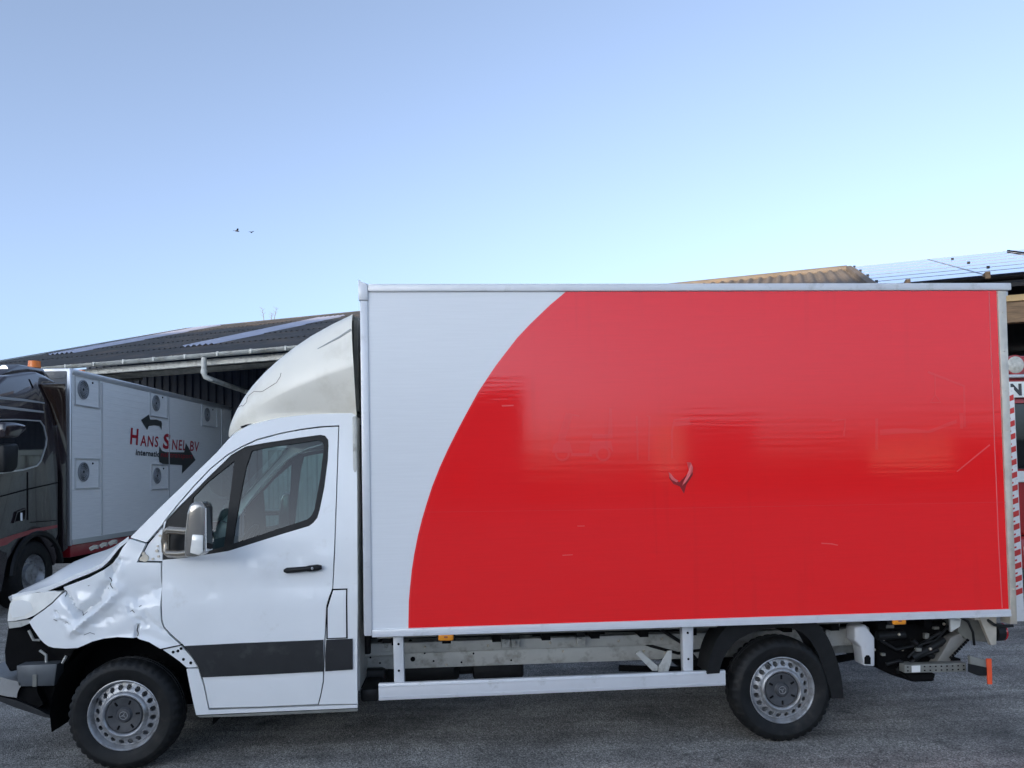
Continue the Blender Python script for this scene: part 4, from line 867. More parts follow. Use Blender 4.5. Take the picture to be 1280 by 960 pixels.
# wheel arch liner
bm = B(); rows = []
for k in range(17):
    a = math.radians(-12+204*k/16); rr_ = .515
    rows.append([(.03+rr_*math.cos(a), y, .345+rr_*math.sin(a)) for y in (-.93, -.90, -.55)])
grid(bm, rows); al_ = obj('arch_liner', bm, MT['blackm'], T, 60); mirrored(al_)
bm = B(); box(bm, -.48, .52, -.56, -.53, .28, .83); obj('arch_wall', bm, MT['blackm'], T)
q = mirrored(bpy.data.objects['front_wing']); q['label'] = 'right hand front wing'

# ================================================================== LIVESTOCK TRUCK
LA = math.radians(86.5)
LT = thing('livestock_truck', 'dark livestock truck with a silver body lettered HANS SNEL BV, parked behind the white cab', 'truck', (-3.985, 6.498, 0), LA)
def lflat(bm, poly, v0, v1, bev=0): prism(bm, poly, v0, v1, bev)
UL = 8.45
bm = B(); box(bm, .0, UL, .0, 2.5, .66, 3.96, .012); body = obj('livestock_body', bm, MT['lt_silver'], LT)
bm = B(); box(bm, -.012, .05, -.012, 2.51, .64, 4.0, .02, None, 3); obj('corner_post', bm, MT['lt_trim'], body, 40)
bm = B(); box(bm, -.03, -.013, .06, 2.44, .66, 3.94, .004)
for k in range(24): box(bm, -.038, -.03, .08, 2.42, .72+k*.134, .80+k*.134)
obj('front_bulkhead', bm, MT['bulk'], body)
bm = B(); box(bm, .051, UL, -.018, .12, 3.88, 4.0, .02, None, 3); obj('top_rail', bm, MT['lt_trim'], body, 40)
bm = B(); box(bm, .051, UL, -.016, .02, .655, .755, .006); obj('bottom_rail', bm, MT['lt_trim'], body)
seams = [(1.114,2.522),(4.213,2.627),(7.681,3.207)]
for u, z in seams:
    bm = B(); box(bm, u-.02, u+.02, -.014, .002, .757, 3.86, .004); obj('panel_joint', bm, MT['lt_trim'], body)
bm = B()
for k in range(22): z = .80+k*.14; box(bm, .06, UL-.01, -.0035, .001, z, z+.012)
obj_split('plank_line', bm, MT['lt_silver'], body)
vents = ([(0.121,3.818),(1.025,3.394)], [(0.133,2.230),(1.019,1.777)], [(3.219,3.851),(4.133,3.402)], [(3.264,2.151),(4.159,1.693)], [(6.238,3.821),(7.317,3.369)])
for vq in vents:
    (u0, z1), (u1, z0) = vq
    if u1 < 2: z0, z1 = (z0+z1)/2-.30, (z0+z1)/2+.30
    else: z0, z1 = (z0+z1)/2-.30, (z0+z1)/2+.30
    bm = B(); t = .025
    for a in ((u0, u1, z0, z0+t), (u0, u1, z1-t, z1), (u0, u0+t, z0+t, z1-t), (u1-t, u1, z0+t, z1-t)): box(bm, a[0], a[1], -.022, -.0005, a[2], a[3])
    fr2 = obj('vent_frame', bm, MT['lt_trim'], body)
    w = min(u1-u0, .62); cu_, cz = u0+(u1-u0)*.34, (z0+z1)/2+.03; R_ = .19
    bm = B(); lathe_y(bm, [(R_, -.004), (R_, -.02), (R_*.9, -.024)], 28)
    for rr in (.3, .5, .7, .85): lathe_y(bm, [(R_*rr-.007, -.010), (R_*rr, -.022), (R_*rr+.007, -.010)], 28)
    for k in range(16):
        a = 2*PI*k/16; box(bm, .03, R_*.95, -.018, -.010, -.005, .005, 0, Matrix.Rotation(a, 4, 'Y'))
    for v in bm.verts: v.co += Vector((cu_, 0, cz))
    vg = obj('vent_grille', bm, MT['grille'], body, 40)
    bm = B(); lathe_y(bm, [(0, -.006), (R_, -.006)], 28)
    for v in bm.verts: v.co += Vector((cu_, 0, cz))
    obj('vent_hollow', bm, MT['blackm'], vg)
    bm = B(); bmesh.ops.create_uvsphere(bm, u_segments=8, v_segments=6, radius=.02, matrix=Matrix.Translation((u0+(u1-u0)*.72, -.005, z1-.10))); obj('vent_knob', bm, MT['blackm'], fr2)
# lettering, laid on the side along the measured baseline
def line_text(s, p0, p1, size, m, name, bold=0., italic=.18, sp=1.0):
    (u0, z0), (u1, z1) = p0, p1
    cu = bpy.data.curves.new(name, 'FONT'); cu.body = s; cu.size = 1; cu.space_character = sp; cu.shear = italic
    t = bpy.data.objects.new(name, cu); COL.objects.link(t); dg = bpy.context.evaluated_depsgraph_get(); dg.update()
    w = t.evaluated_get(dg).dimensions.x; bpy.data.objects.remove(t); bpy.data.curves.remove(cu)
    L_ = math.hypot(u1-u0, z1-z0); sx = L_/w/size
    return text_mesh(name, s, m, body, size, lambda x, y: (u0+x*(u1-u0)/L_, -.008, z0+y+x*(z1-z0)/L_), italic, sx, bold, sp)
def cap(p, q): return abs(p[1]-q[1])
q = [(2.254,2.657),(2.616,2.650),(2.746,2.626),(3.635,2.632),(3.866,2.615),(4.213,2.615),(4.346,2.596),(5.165,2.602),(5.412,2.599),(6.005,2.591)]
hH = [(2.309,3.001),(2.254,2.657)]; hs = cap(*hH)/.69
line_text('H', q[0], q[1], hs, MT['textred'], 'lettering', .012, .12)
line_text('ANS', q[2], q[3], hs*.70, MT['textred'], 'lettering', .004, .12, 1.15)
line_text('S', q[4], q[5], hs*.98, MT['textred'], 'lettering', .016, .12)
line_text('NEL', q[6], q[7], hs*.72, MT['textred'], 'lettering', .004, .12, 1.15)
line_text('BV', q[8], q[9], hs*.74, MT['textred'], 'lettering', .004, .12, 1.1)
q = [(2.522,2.419),(3.695,2.401),(3.737,2.402),(5.586,2.401)]; ih = cap(*[(2.523,2.517),(2.522,2.410)])/.69*1.15
line_text('internatio', q[0], q[1], ih, MT['textgrey'], 'lettering', .006, .15, 1.1)
t_ = line_text('nal transport', q[2], q[3], ih, MT['textred'], 'lettering', .0, .15, 1.05)
for v in t_.data.vertices: v.co.y = -.012
for ap in ([(2.788,3.210),(3.175,3.366),(3.214,3.249),(3.537,3.272),(3.787,3.252),(3.829,3.207),(3.806,3.052),(3.702,3.132),(3.413,3.132),(3.153,3.097),(3.074,3.001)], [(3.697,2.647),(3.823,2.547),(3.993,2.523),(5.091,2.544),(5.192,2.783),(5.792,2.363),(4.941,2.004),(4.967,2.217),(3.862,2.233),(3.694,2.278),(3.653,2.400)]):
    bm = B(); lflat(bm, ap, -.0105, -.007); obj('arrow_mark', bm, MT['arrow'], body)
# skirt, chassis
bm = B(); box(bm, .05, UL, .03, 2.47, .42, .652, .02); obj('side_skirt', bm, MT['lt_red'], LT, 40)
bm = B(); box(bm, -2.0, UL-.5, .7, 1.8, .45, .64); box(bm, .9, 3.5, .15, 2.35, .22, .42, .02); obj('truck_chassis', bm, MT['blackm'], LT)
# cab
cabp = [(-0.149,3.679),(-0.200,3.763),(-0.528,3.752),(-1.141,3.758),(-1.986,3.699)]
bm = B()
prof = [(-.30,.62), (-.30,3.40), (-.42,3.72), (-1.0,3.80), (-1.8,3.62), (-2.35,3.25), (-2.50,2.55), (-2.62,1.6), (-2.62,.05), (-1.90,.05), (-1.74,.55), (-1.45,.86), (-1.13,.94), (-.80,.86), (-.52,.55), (-.40,.30)]
prism(bm, prof, .03, 2.47, .05, 3); cabo = obj('lorry_cab', bm, MT['lt_paint'], LT, 35)
# roof panel and side deflector behind the cab
bm = B(); prism(bm, [(-0.912,3.589),(-0.175,3.698),(-0.123,2.931),(-0.124,2.331),(-0.429,2.911),(-0.626,3.260)], -.005, .03, .01); obj('side_deflector', bm, mat('bronze_tinted_panel', (.05,.028,.02), .10, coat=1), LT, 40)
bm = B(); prism(bm, [(-1.75,3.62), (-.55,3.78), (-.30,3.62), (-.22,3.72), (-.5,3.92), (-1.2,3.90)], .20, 2.3, .03); obj('roof_deflector', bm, MT['lt_paint'], LT, 40)
bm = B(); prism(bm, [(-0.454,2.880),(-0.123,2.923),(-0.084,2.257),(-0.073,0.612),(-0.228,0.553),(-0.253,1.884)], .0, .10, .01); obj('rear_cab_flap', bm, MT['lt_paint'], LT, 40)
wq = [(-2.169,2.874),(-1.607,2.921),(-0.921,2.942),(-0.803,2.843),(-0.720,2.618),(-0.744,2.488),(-0.897,2.214),(-1.012,2.128),(-1.391,2.056),(-2.166,1.982)]
bm = B(); prism(bm, inset(wq, .012), .012, .03, 0); obj('cab_window', bm, MT['dglass'], cabo)
def rim_strip(name, poly, w, y0, y1, m, parent):
    a = poly; b = inset(poly, w); a = a if area(a) > 0 else a[::-1]
    bm = B(); n = len(a)
    fa = [bm.verts.new((x, y0, z)) for x, z in a]; fb2 = [bm.verts.new((x, y0, z)) for x, z in b]; ga = [bm.verts.new((x, y1, z)) for x, z in a]; gb = [bm.verts.new((x, y1, z)) for x, z in b]
    for k in range(n):
        j = (k+1) % n
        bm.faces.new((fa[k], fa[j], fb2[j], fb2[k])); bm.faces.new((fa[k], ga[k], ga[j], fa[j])); bm.faces.new((fb2[k], fb2[j], gb[j], gb[k]))
    return obj(name, bm, m, parent)
rim_strip('window_trim', wq, .022, .0, .032, MT['lt_trim'], cabo)
for sq in ([(-2.170,3.254),(-1.394,3.279),(-0.780,3.274),(-0.780,3.253),(-1.394,3.238),(-2.170,3.203)], [(-2.170,3.106),(-1.393,3.114),(-0.803,3.115),(-0.803,3.086),(-1.393,3.073),(-2.170,3.061)]):
    bm = B(); prism(bm, sq, .012, .04); obj('side_strip', bm, MT['lt_trim'], cabo)
bm = B(); prism(bm, [(-2.104,0.915),(-1.602,0.985),(-1.057,1.040),(-0.388,1.065),(-0.388,1.014),(-1.057,0.970),(-1.601,0.905),(-1.807,0.830),(-2.103,0.807)], .020, .04); obj('red_stripe', bm, MT['lt_red'], cabo)
for sq in ([(-1.260,2.029),(-1.238,2.029),(-1.236,1.203),(-1.258,1.205)], [(-0.313,2.031),(-0.282,2.031),(-0.283,0.881),(-0.463,0.692),(-0.562,0.673),(-0.562,0.694),(-0.488,0.724),(-0.313,0.898)], [(-2.009,1.631),(-1.259,1.740),(-0.363,1.847),(-0.363,1.828),(-1.259,1.719),(-2.009,1.612)], [(-1.170,1.165),(-0.413,1.154),(-0.413,1.139),(-1.170,1.151)], [(-1.196,3.639),(-1.083,3.499),(-1.105,3.489),(-1.218,3.637)]):
    bm = B(); prism(bm, sq, .022, .04); obj('door_seam', bm, MT['blackm'], cabo)
hq_ = [(-1.644,1.174),(-1.561,1.357),(-1.314,1.413),(-1.346,1.210)]
bm = B(); prism(bm, hq_, .018, .04); hh = obj('handle_cup', bm, MT['blackm'], cabo); rim_strip('handle_rim', hq_, .015, .006, .03, MT['lt_paint'], hh)
bm = B(); tube(bm, [(hq_[0][0]+.2, .01, hq_[1][1]-.02), (hq_[0][0]+.19, .0, hq_[0][1]+.03)], .02, 8); obj('handle_bar', bm, MT['lt_trim'], hh)
# mirror on the cab
mq = [(-2.507,2.796),(-2.199,2.810),(-1.958,2.793),(-1.937,2.716),(-2.159,2.574),(-2.506,2.545)]
bm = B(); prism(bm, mq, -.40, -.15, .04, 2); mo_ = obj('mirror', bm, MT['lt_paint'], LT, 50)
mq = [(-2.505,2.446),(-2.178,2.477),(-2.149,2.408),(-2.177,2.086),(-2.275,2.022),(-2.504,2.009)]
bm = B(); prism(bm, mq, -.40, -.18, .03, 2); obj('mirror_head', bm, MT['black'], mo_, 50)
# front wheel and arch
wc = ([(-0.961,0.238)][0][0], .244); R_ = .595
bm = B(); lathe_y(bm, [(.33,-.12), (.36,-.18), (.52,-.185), (.57,-.15), (R_,-.09), (R_,.18), (.36,.18)], 48)
for v in bm.verts: v.co += Vector((wc[0], .26, wc[1]))
lw = obj('wheel', bm, MT['rubber'], LT, 50)
bm = B(); lathe_y(bm, [(.345,-.13), (.34,-.155), (.32,-.12), (.285,-.05), (.18,-.07), (.165,-.12), (.0,-.12)], 32)
for k in range(10):
    a = 2*PI*k/10; bmesh.ops.create_uvsphere(bm, u_segments=6, v_segments=5, radius=.018, matrix=Matrix.Translation((.23*math.cos(a), -.07, .23*math.sin(a))))
for v in bm.verts: v.co += Vector((wc[0], .26, wc[1]))
obj('rim', bm, MT['rim'], lw, 40)
bm = B(); rows = []
for k in range(15):
    a = math.radians(10+165*k/14); rows.append([(wc[0]+r*math.cos(a), y, wc[1]+r*math.sin(a)) for r, y in ((.66, .40), (.66, .02), (.68, -.015), (.745, -.012), (.765, .03))])
grid(bm, rows); obj('arch_trim', bm, MT['black'], LT, 40)
# roof beacon, horns
bq_ = [(-0.584,4.058),(-0.322,3.955)]
bm = B(); (u0, z1), (u1, z0) = bq_; lathe = bmesh.ops.create_cone(bm, cap_ends=True, segments=20, radius1=.105, radius2=.10, depth=z1-z0+.02, matrix=Matrix.Translation(((u0+u1)/2, .40, (z0+z1)/2))); bc_ = obj('beacon', bm, MT['orange'], LT, 40)
bm = B(); bmesh.ops.create_cone(bm, cap_ends=True, segments=16, radius1=.11, radius2=.10, depth=.10, matrix=Matrix.Translation(((u0+u1)/2, .40, z0-.05))); obj('beacon_base', bm, MT['black'], bc_)
hq2 = [(-1.190,3.800),(-1.401,3.785)]
bm = B(); bmesh.ops.create_uvsphere(bm, u_segments=20, v_segments=12, radius=.085, matrix=Matrix.Translation((hq2[0][0], .35, hq2[0][1]))); tube(bm, [(hq2[0][0], .35, 3.55), (hq2[0][0], .35, hq2[0][1])], .05, 10); tube(bm, [(hq2[0][0], .35, hq2[0][1]-.05), (hq2[1][0], .35, hq2[1][1])], [.04, .08], 12); obj('air_horn', bm, MT['chrome'], LT, 50)
bm = B(); prism(bm, [(-2.50, 2.62), (-2.36, 3.22), (-2.38, 3.24), (-2.53, 2.60), (-2.63, 1.75), (-2.60, 1.75)], .20, 2.3); obj('lorry_windscreen', bm, MT['dglass'], cabo)
bm = B()
for k in range(6): box(bm, -2.66, -2.615, .45, 2.05, .62+k*.15, .71+k*.15, .01)
obj_split('grille_bar', bm, MT['black'], cabo)
for y in (.12, 1.95):
    bm = B(); box(bm, -2.66, -2.60, y, y+.42, .28, .50, .03); obj('headlight', bm, MT['lamp'], LT)
bm = B(); box(bm, .45, .55, .02, .12, 3.998, 4.03, .005); obj('side_lamp', bm, MT['orange'], body)

for o_ in [c for c in LT.children_recursive if c.type == 'MESH']:       # built at 4 m, the real body stands 3.65 m tall
    for v in o_.data.vertices: v.co = v.co*.84+Vector((0, 0, .295))
    if o_.location.length: o_.location = o_.location*.84-Vector((0, 0, 0))
# ================================================================== BARN ON THE LEFT
ANG = math.radians(-67); ea = Vector((math.sin(ANG), math.cos(ANG), 0)); eb = Vector((ea.y, -ea.x, 0))
RZ = math.atan2(-ea.y, -ea.x)                        # local +x runs along the eave to the right, local +y goes back
BX = thing('barn', 'long barn with a dark corrugated roof and navy cladding behind the livestock truck', 'barn', (-2.862, 11.195, 0), RZ)
PIT = math.radians(17.0); tp_ = math.tan(PIT); ZE = 4.60
XA, XB, RB_ = -10.2, 5.2, 9.9
def corr(bm, x0, x1, b0, b1, ze, pitch, pitch_w, amp, nper=4, y0=0, rows=2, skip=None):
    """corrugated sheet sloping up from the eave"""
    n = int((x1-x0)/pitch_w*nper); rr = []
    for j in range(rows):
        b = b0+(b1-b0)*j/(rows-1); rr.append([(x0+(x1-x0)*i/n, b, ze+b*math.tan(pitch)+amp*math.sin(2*PI*i/nper)) for i in range(n+1)])
    grid(bm, rr)
nrow = 5
for j in range(nrow):
    b0 = -.12+(RB_+.12)*j/nrow; b1 = -.12+(RB_+.12)*(j+1)/nrow+.15
    bm = B(); corr(bm, XA, XB, b0, b1, ZE+.06, PIT, .177, .020, 4)
    for v in bm.verts: v.co.z += .02*(1-(v.co.y-b0)/(b1-b0))
    obj('roof_sheet', bm, MT['roof'], BX, 60)
bm = B(); corr(bm, XA, XB, -.0, RB_, 0, PIT, .177, .0, 4)
for v in bm.verts: v.co.z = ZE+RB_*tp_-(v.co.y*tp_)+.05; v.co.y += RB_
obj('rear_roof', bm, MT['roof'], BX)
bm = B(); tube(bm, [(XA, RB_, ZE+RB_*tp_+.03), (XB, RB_, ZE+RB_*tp_+.03)], .07, 8); obj('ridge_cap', bm, MT['roof'], BX, 50)
for x0, b0, b1 in ((-9.3, 3.2, 9.6), (-3.1, 1.9, 8.2), (3.0, 2, 8.2)):
    bm = B(); corr(bm, x0, x0+1.06, b0, b1, ZE+.105, PIT, .177, .026, 4); obj('skylight_sheet', bm, MT['skylight'], BX, 60)
bm = B(); prism(bm, [(XA-.04, ZE-.02), (XA+.02, ZE-.02), (XA+.02, ZE+.10), (XA-.04, ZE+.10)], -.15, RB_)
for v in bm.verts: v.co.z += max(0, v.co.y)*tp_
obj('barge_board', bm, MT['gutter'], BX)
# gutter: half round with brackets, downpipe
bm = B(); rows = []
for x in (XA, XB): rows.append([(x, -.20+.085*math.cos(PI+PI*k/10), ZE+.02+.085*math.sin(PI+PI*k/10)) for k in range(11)])
grid(bm, rows); bmesh.ops.solidify(bm, geom=bm.faces[:], thickness=.012); gt = obj('gutter', bm, MT['gutter'], BX, 50)
for k in range(17):
    x = XA+.4+k*.88; bm = B(); box(bm, x-.03, x+.03, -.29, -.105, ZE+.0, ZE+.03); box(bm, x-.02, x+.02, -.293, -.284, ZE-.06, ZE+.03); obj('gutter_bracket', bm, MT['gutter'], gt)
bm = B(); box(bm, XA, XB, .02, .10, ZE-.20, ZE-.06, .01); obj('eave_beam', bm, MT['chassis'], BX)
bm = B(); tube(bm, [(XA, .9, ZE-.12), (XB, .9, ZE-.12)], .09, 6); obj('purlin', bm, MT['chassis_dirty'], BX)
px_ = [(-0.546,4.486),(-0.483,4.091),(-0.397,4.015)]
qx_ = [(-1.172,4.038),(-0.555,3.837)]
x = px_[0][0]; pz = px_[1][1]
bm = B(); tube(bm, [(x, -.2, ZE-.06), (x, -.2, pz+.10), (x+.02, -.18, pz+.02), (x+.10, -.10, pz-.03), (qx_[0][0], 1.9, qx_[0][1]), (qx_[1][0], 1.95, qx_[1][1]), (qx_[1][0]+.1, 2.0, .02)], .058, 12); obj('downpipe', bm, MT['gutter'], BX, 50)
bm = B(); tube(bm, [(x, -.2, pz+.17), (x, -.2, pz+.09)], .07, 12); obj('pipe_collar', bm, MT['gutter'], BX, 50)
for x in (-9.9, -4.5, 1.6, 5.0):
    bm = B(); box(bm, x-.08, x+.08, .0, .16, 0, ZE-.10); obj('post', bm, MT['chassis_dirty'], BX)
    bm = B(); tube(bm, [(x, .08, ZE-.4), (x, 2.0, ZE-.05)], .05, 6); obj_split('brace', bm, MT['chassis_dirty'], BX)
# navy ribbed wall set back under the eave
bm = B(); xs = XA; rr = [[], []]; k = 0
while xs < XB:
    for dx, dy in ((0, 0), (.12, 0), (.15, .035), (.27, .035), (.30, 0)):
        rr[0].append((xs+dx, 5.4+dy, 0)); rr[1].append((xs+dx, 5.4+dy, ZE+5.4*tp_-.02))
    xs += .30
grid(bm, rr); obj('cladding', bm, MT['cladding'], BX, 30)
bm = B(); box(bm, XA, XA+.2, 5.5, 2*RB_, 0, ZE); box(bm, XB-.2, XB, 5.5, 2*RB_, 0, ZE); box(bm, XA, XB, 2*RB_-.2, 2*RB_, 0, ZE); obj_split('barn_wall', bm, MT['cladding'], BX)
# dry weeds on the ridge
wd = thing('weed', 'two thin dry weed stems growing on the barn ridge', 'weed', tuple(Vector((-2.862, 11.195, 0))-ea*(-6.3)+eb*RB_+Vector((0,0,ZE+RB_*tp_+.05))), RZ)
for k, (dx, h, ln) in enumerate(((-.25, .55, -.1), (.18, .5, .12), (.05, .3, .05))):
    bm = B(); tube(bm, [(dx, 0, 0), (dx+ln*.5, .02, h*.5), (dx+ln, .0, h)], [.012, .009, .004], 5)
    for j in range(5):
        t = .35+.13*j; s_ = 1 if j % 2 else -1; tube(bm, [(dx+ln*t, 0, h*t), (dx+ln*t+s_*.10, .03*s_, h*t+.09)], [.006, .003], 4)
    obj('stem', bm, MT['twig'], wd)

# ================================================================== RIBBED CONTAINER BEHIND THE CAB
CT = thing('container', 'pale green ribbed steel container seen through the cab windows', 'container', (-1.95, 10.4, 0), math.radians(2))
bm = B(); rr = [[], []]; x = 0
while x < 6.0:
    for dx, dy in ((0, 0), (.07, 0), (.10, .04), (.17, .04), (.20, 0)): rr[0].append((x+dx, dy, .18)); rr[1].append((x+dx, dy, 2.42))
    x += .20
grid(bm, rr); obj('ribbed_side', bm, MT['pale'], CT, 20)
bm = B(); box(bm, 0, 6.0, .045, 2.4, .15, 2.44); obj('shell', bm, MT['pale'], CT)
bm = B()
for z in (.10, 2.42): box(bm, -.02, 6.02, -.02, .06, z, z+.12, .01)
for x in (-.03, 5.93): box(bm, x, x+.12, -.03, .1, 0, 2.55, .01)
obj_split('frame', bm, MT['pale'], CT)
for x in (1.45, 2.9, 3.1): 
    bm = B(); tube(bm, [(x, -.05, .15), (x, -.05, 2.42)], .022, 8); obj('lock_rod', bm, MT['chassis_dirty'], CT, 50)

# ================================================================== SHED ON THE RIGHT
ANG2 = math.radians(-66); ea2 = Vector((math.sin(ANG2), math.cos(ANG2), 0)); eb2 = Vector((ea2.y, -ea2.x, 0))
RZ2 = math.atan2(-ea2.y, -ea2.x)
SX = thing('shed', 'open timber shed with tan corrugated roof and solar panels behind the red panel', 'shed', (11.746, 6.18, 0), RZ2)
ZE2 = 5.03; XS0, XS1, RB2 = -9.5, 9.0, 5.9
XV = -2.35                                           # where the tiled part ends and the panels begin
bm = B(); n = int((XV-XS0)/.24)
for i in range(n):
    x0 = XV-(n-i)*.24; rows = []
    for b in (-.15, RB2):
        rows.append([(x0+.24*t, b, ZE2+b*tp_+h) for t, h in ((0, 0), (.12, .034), (.3, .05), (.48, .034), (.6, 0), (.8, -.006), (1.0, 0))])
    grid(bm, rows)
obj('roof_sheet', bm, MT['tan'], SX, 60)
bm = B(); box(bm, XV-.02, XV+.10, -.15, RB2, -.02, .10)
for v in bm.verts: v.co.z += ZE2+v.co.y*tp_
obj('verge_tile', bm, MT['tan'], SX)
bm = B(); tube(bm, [(XS0, RB2, ZE2+RB2*tp_+.03), (XV, RB2, ZE2+RB2*tp_+.03)], .09, 8); obj('ridge_tile', bm, MT['tan'], SX, 50)
bm = B(); box(bm, XV+.1, XS1, -.2, RB2-.05, -.14, -.08); 
for v in bm.verts: v.co.z += ZE2+v.co.y*tp_
box(bm, XS0, XS1, RB2, RB2+.05, 4.6, ZE2+RB2*tp_-.1); obj('roof_deck', bm, MT['dark'], SX)
bm = B(); prism(bm, [(XS0, 0), (XS1, 0), (XS1, .06), (XS0, .06)], RB2, 2*RB2)
for v in bm.verts: v.co.z += ZE2+(2*RB2-v.co.y)*tp_-.10
obj('rear_roof', bm, MT['roof'], SX)
# panels: seven rows, each panel on its own
PW, PH = 1.66, .83
me_p = None
for j in range(7):
    b0 = .06+j*(PH+.004)
    for i in range(6):
        x0 = XV+.14+i*(PW+.012); 
        if me_p is None:
            bm = B(); box(bm, 0, PW, 0, PH, 0, .035); me_p = bpy.data.meshes.new('solar_panel'); bmesh.ops.recalc_face_normals(bm, faces=bm.faces); bm.to_mesh(me_p); bm.free(); me_p.materials.append(MT['pv'])
            bm = B(); box(bm, -.025, .025, -.02, .02, 0, .02); me_c = bpy.data.meshes.new('panel_clamp'); bm.to_mesh(me_c); bm.free(); me_c.materials.append(MT['blackm'])
            bm = B(); t = .010
            for a in ((0, PW, 0, t), (0, PW, PH-t, PH), (0, t, t, PH-t), (PW-t, PW, t, PH-t)): box(bm, a[0], a[1], a[2], a[3], .034, .040)
            me_f = bpy.data.meshes.new('panel_frame'); bmesh.ops.recalc_face_normals(bm, faces=bm.faces); bm.to_mesh(me_f); bm.free(); me_f.materials.append(MT['pvframe'])
        p_ = bpy.data.objects.new('solar_panel', me_p); COL.objects.link(p_); p_.parent = SX
        p_.location = (x0, b0*math.cos(0), ZE2+b0*tp_+.03); p_.rotation_euler = (PIT, 0, 0)
        p_.scale = (1, 1/math.cos(PIT), 1)
        f_ = bpy.data.objects.new('panel_frame', me_f); COL.objects.link(f_); f_.parent = p_
        if (i+j) % 2: continue
        c_ = bpy.data.objects.new('panel_clamp', me_c); COL.objects.link(c_); c_.parent = p_; c_.location = (PW*.02+.35*(j % 2), PH, .04)
bm = B()
for i in (2, 4):
    x = XV+.14+i*(PW+.012)-.006; tube(bm, [(x, .0, ZE2+.09), (x, RB2-.1, ZE2+(RB2-.1)*tp_+.09)], .016, 6)
obj_split('panel_cable', bm, MT['blackm'], SX)
bm = B(); rows = []
for x in (XS0, XS1): rows.append([(x, -.24+.08*math.cos(PI+PI*k/8), ZE2-.02+.08*math.sin(PI+PI*k/8)) for k in range(9)])
grid(bm, rows); bmesh.ops.solidify(bm, geom=bm.faces[:], thickness=.012); g2 = obj('gutter', bm, MT['black'], SX, 50)
for k in range(14):
    x = XS0+.5+k*1.2; bm = B(); box(bm, x-.04, x+.04, -.34, -.14, ZE2-.06, ZE2+.06, .01); obj('gutter_bracket', bm, MT['wood'], g2)
for k in range(19):                                    # rafters under the eave
    x = XS0+.3+k*.95; bm = B(); box(bm, x-.05, x+.05, -.10, RB2, -.30, -.15)
    for v in bm.verts: v.co.z += ZE2+v.co.y*tp_
    obj('rafter', bm, MT['wood'], SX)
bm = B(); box(bm, XS0, XS1, -.04, .06, ZE2-.42, ZE2-.31, .01); obj('fascia_board', bm, mat('pale_timber', (.48,.34,.17), .8, var=.2, vscale=4), SX)
bm = B(); box(bm, XS0, XS1, -.02, .16, ZE2-.78, ZE2-.43, .01); obj('lintel_beam', bm, MT['wood'], SX)
bm = B(); box(bm, XS0, XS1, 1.5, 1.62, ZE2-1.52, ZE2-1.36, .01); obj('tie_beam', bm, MT['rust'], SX)
bm = B(); box(bm, XS0, XS1, 1.7, 1.78, ZE2-1.05, ZE2-.90); box(bm, XS0, XS1, 5.6, 5.7, 0, ZE2+1.4); box(bm, XS0, XS0+.1, .2, 5.6, 0, ZE2); obj_split('shed_wall', bm, MT['dark'], SX)
for x in (-9.2, -4.6, .9, 5.5):
    bm = B(); box(bm, x-.12, x+.12, -.02, .2, 0, ZE2-.79); obj('post', bm, MT['wood'], SX)

# ================================================================== RED LORRY AND STRIPED BOARD AT THE RIGHT EDGE
RL = thing('recovery_lorry', 'red lorry with round lamp and white lettered board at the right edge', 'lorry', (9.0, 3.12, 0), math.radians(-3))
bm = B(); box(bm, 0, 2.4, .0, 2.0, .95, 3.22, .05, None, 3); rc_ = obj('lorry_cab', bm, MT['redpaint'], RL, 40)
bm = B(); box(bm, .08, 2.32, -.02, .04, 1.78, 2.62, .02); obj('windscreen', bm, MT['dglass'], rc_)
bm = B(); box(bm, .01, 2.38, -.09, -.005, 2.68, 2.88, .008); sb_ = obj('sign_board', bm, MT['sign'], rc_)
text_mesh('lettering', 'N', MT['textgrey'], sb_, .185, lambda x, y: (.055+x*1.0, -.093, 2.715+y), 0, 1, .012)
bm = B(); box(bm, .01, 2.38, -.10, -.02, 2.93, 2.97, .01); obj('lamp_bar', bm, MT['lt_trim'], rc_)
for x in (.135, .60, 1.75, 2.2):
    bm = B(); bmesh.ops.create_cone(bm, cap_ends=True, segments=28, radius1=.125, radius2=.125, depth=.10, matrix=Matrix.Translation((x, -.04, 3.09)) @ Matrix.Rotation(PI/2, 4, 'X')); l_ = obj('spot_lamp', bm, MT['redpaint'], rc_, 40)
    bm = B(); bmesh.ops.create_uvsphere(bm, u_segments=24, v_segments=10, radius=.108, matrix=Matrix.Translation((x, -.09, 3.09)) @ Matrix.Scale(.14, 4, (0,1,0))); obj('lens', bm, MT['lens'], l_, 60)
bm = B(); box(bm, .10, 2.3, -.05, .0, 1.62, 1.76, .01); obj('white_band', bm, MT['sign'], rc_)
bm = B(); tube(bm, [(.2, -.05, 1.80), (1.1, -.06, 2.05)], .012, 6); tube(bm, [(2.2, -.05, 1.80), (1.3, -.06, 2.05)], .012, 6); obj_split('wiper', bm, MT['black'], rc_)
bm = B(); box(bm, .3, 2.1, -.03, .01, 1.05, 1.5, .01)
for k in range(5): box(bm, .34, 2.06, -.05, -.028, 1.08+k*.085, 1.12+k*.085)
obj('grille', bm, MT['black'], rc_)
bm = B(); box(bm, -.02, 2.42, -.16, .3, .55, .94, .04, None, 3); bp_ = obj('bumper', bm, MT['redpaint'], RL, 40)
for x in (.1, 1.98):
    bm = B(); box(bm, x, x+.32, -.18, -.14, .66, .84, .02); obj('headlamp', bm, MT['lamp'], bp_)
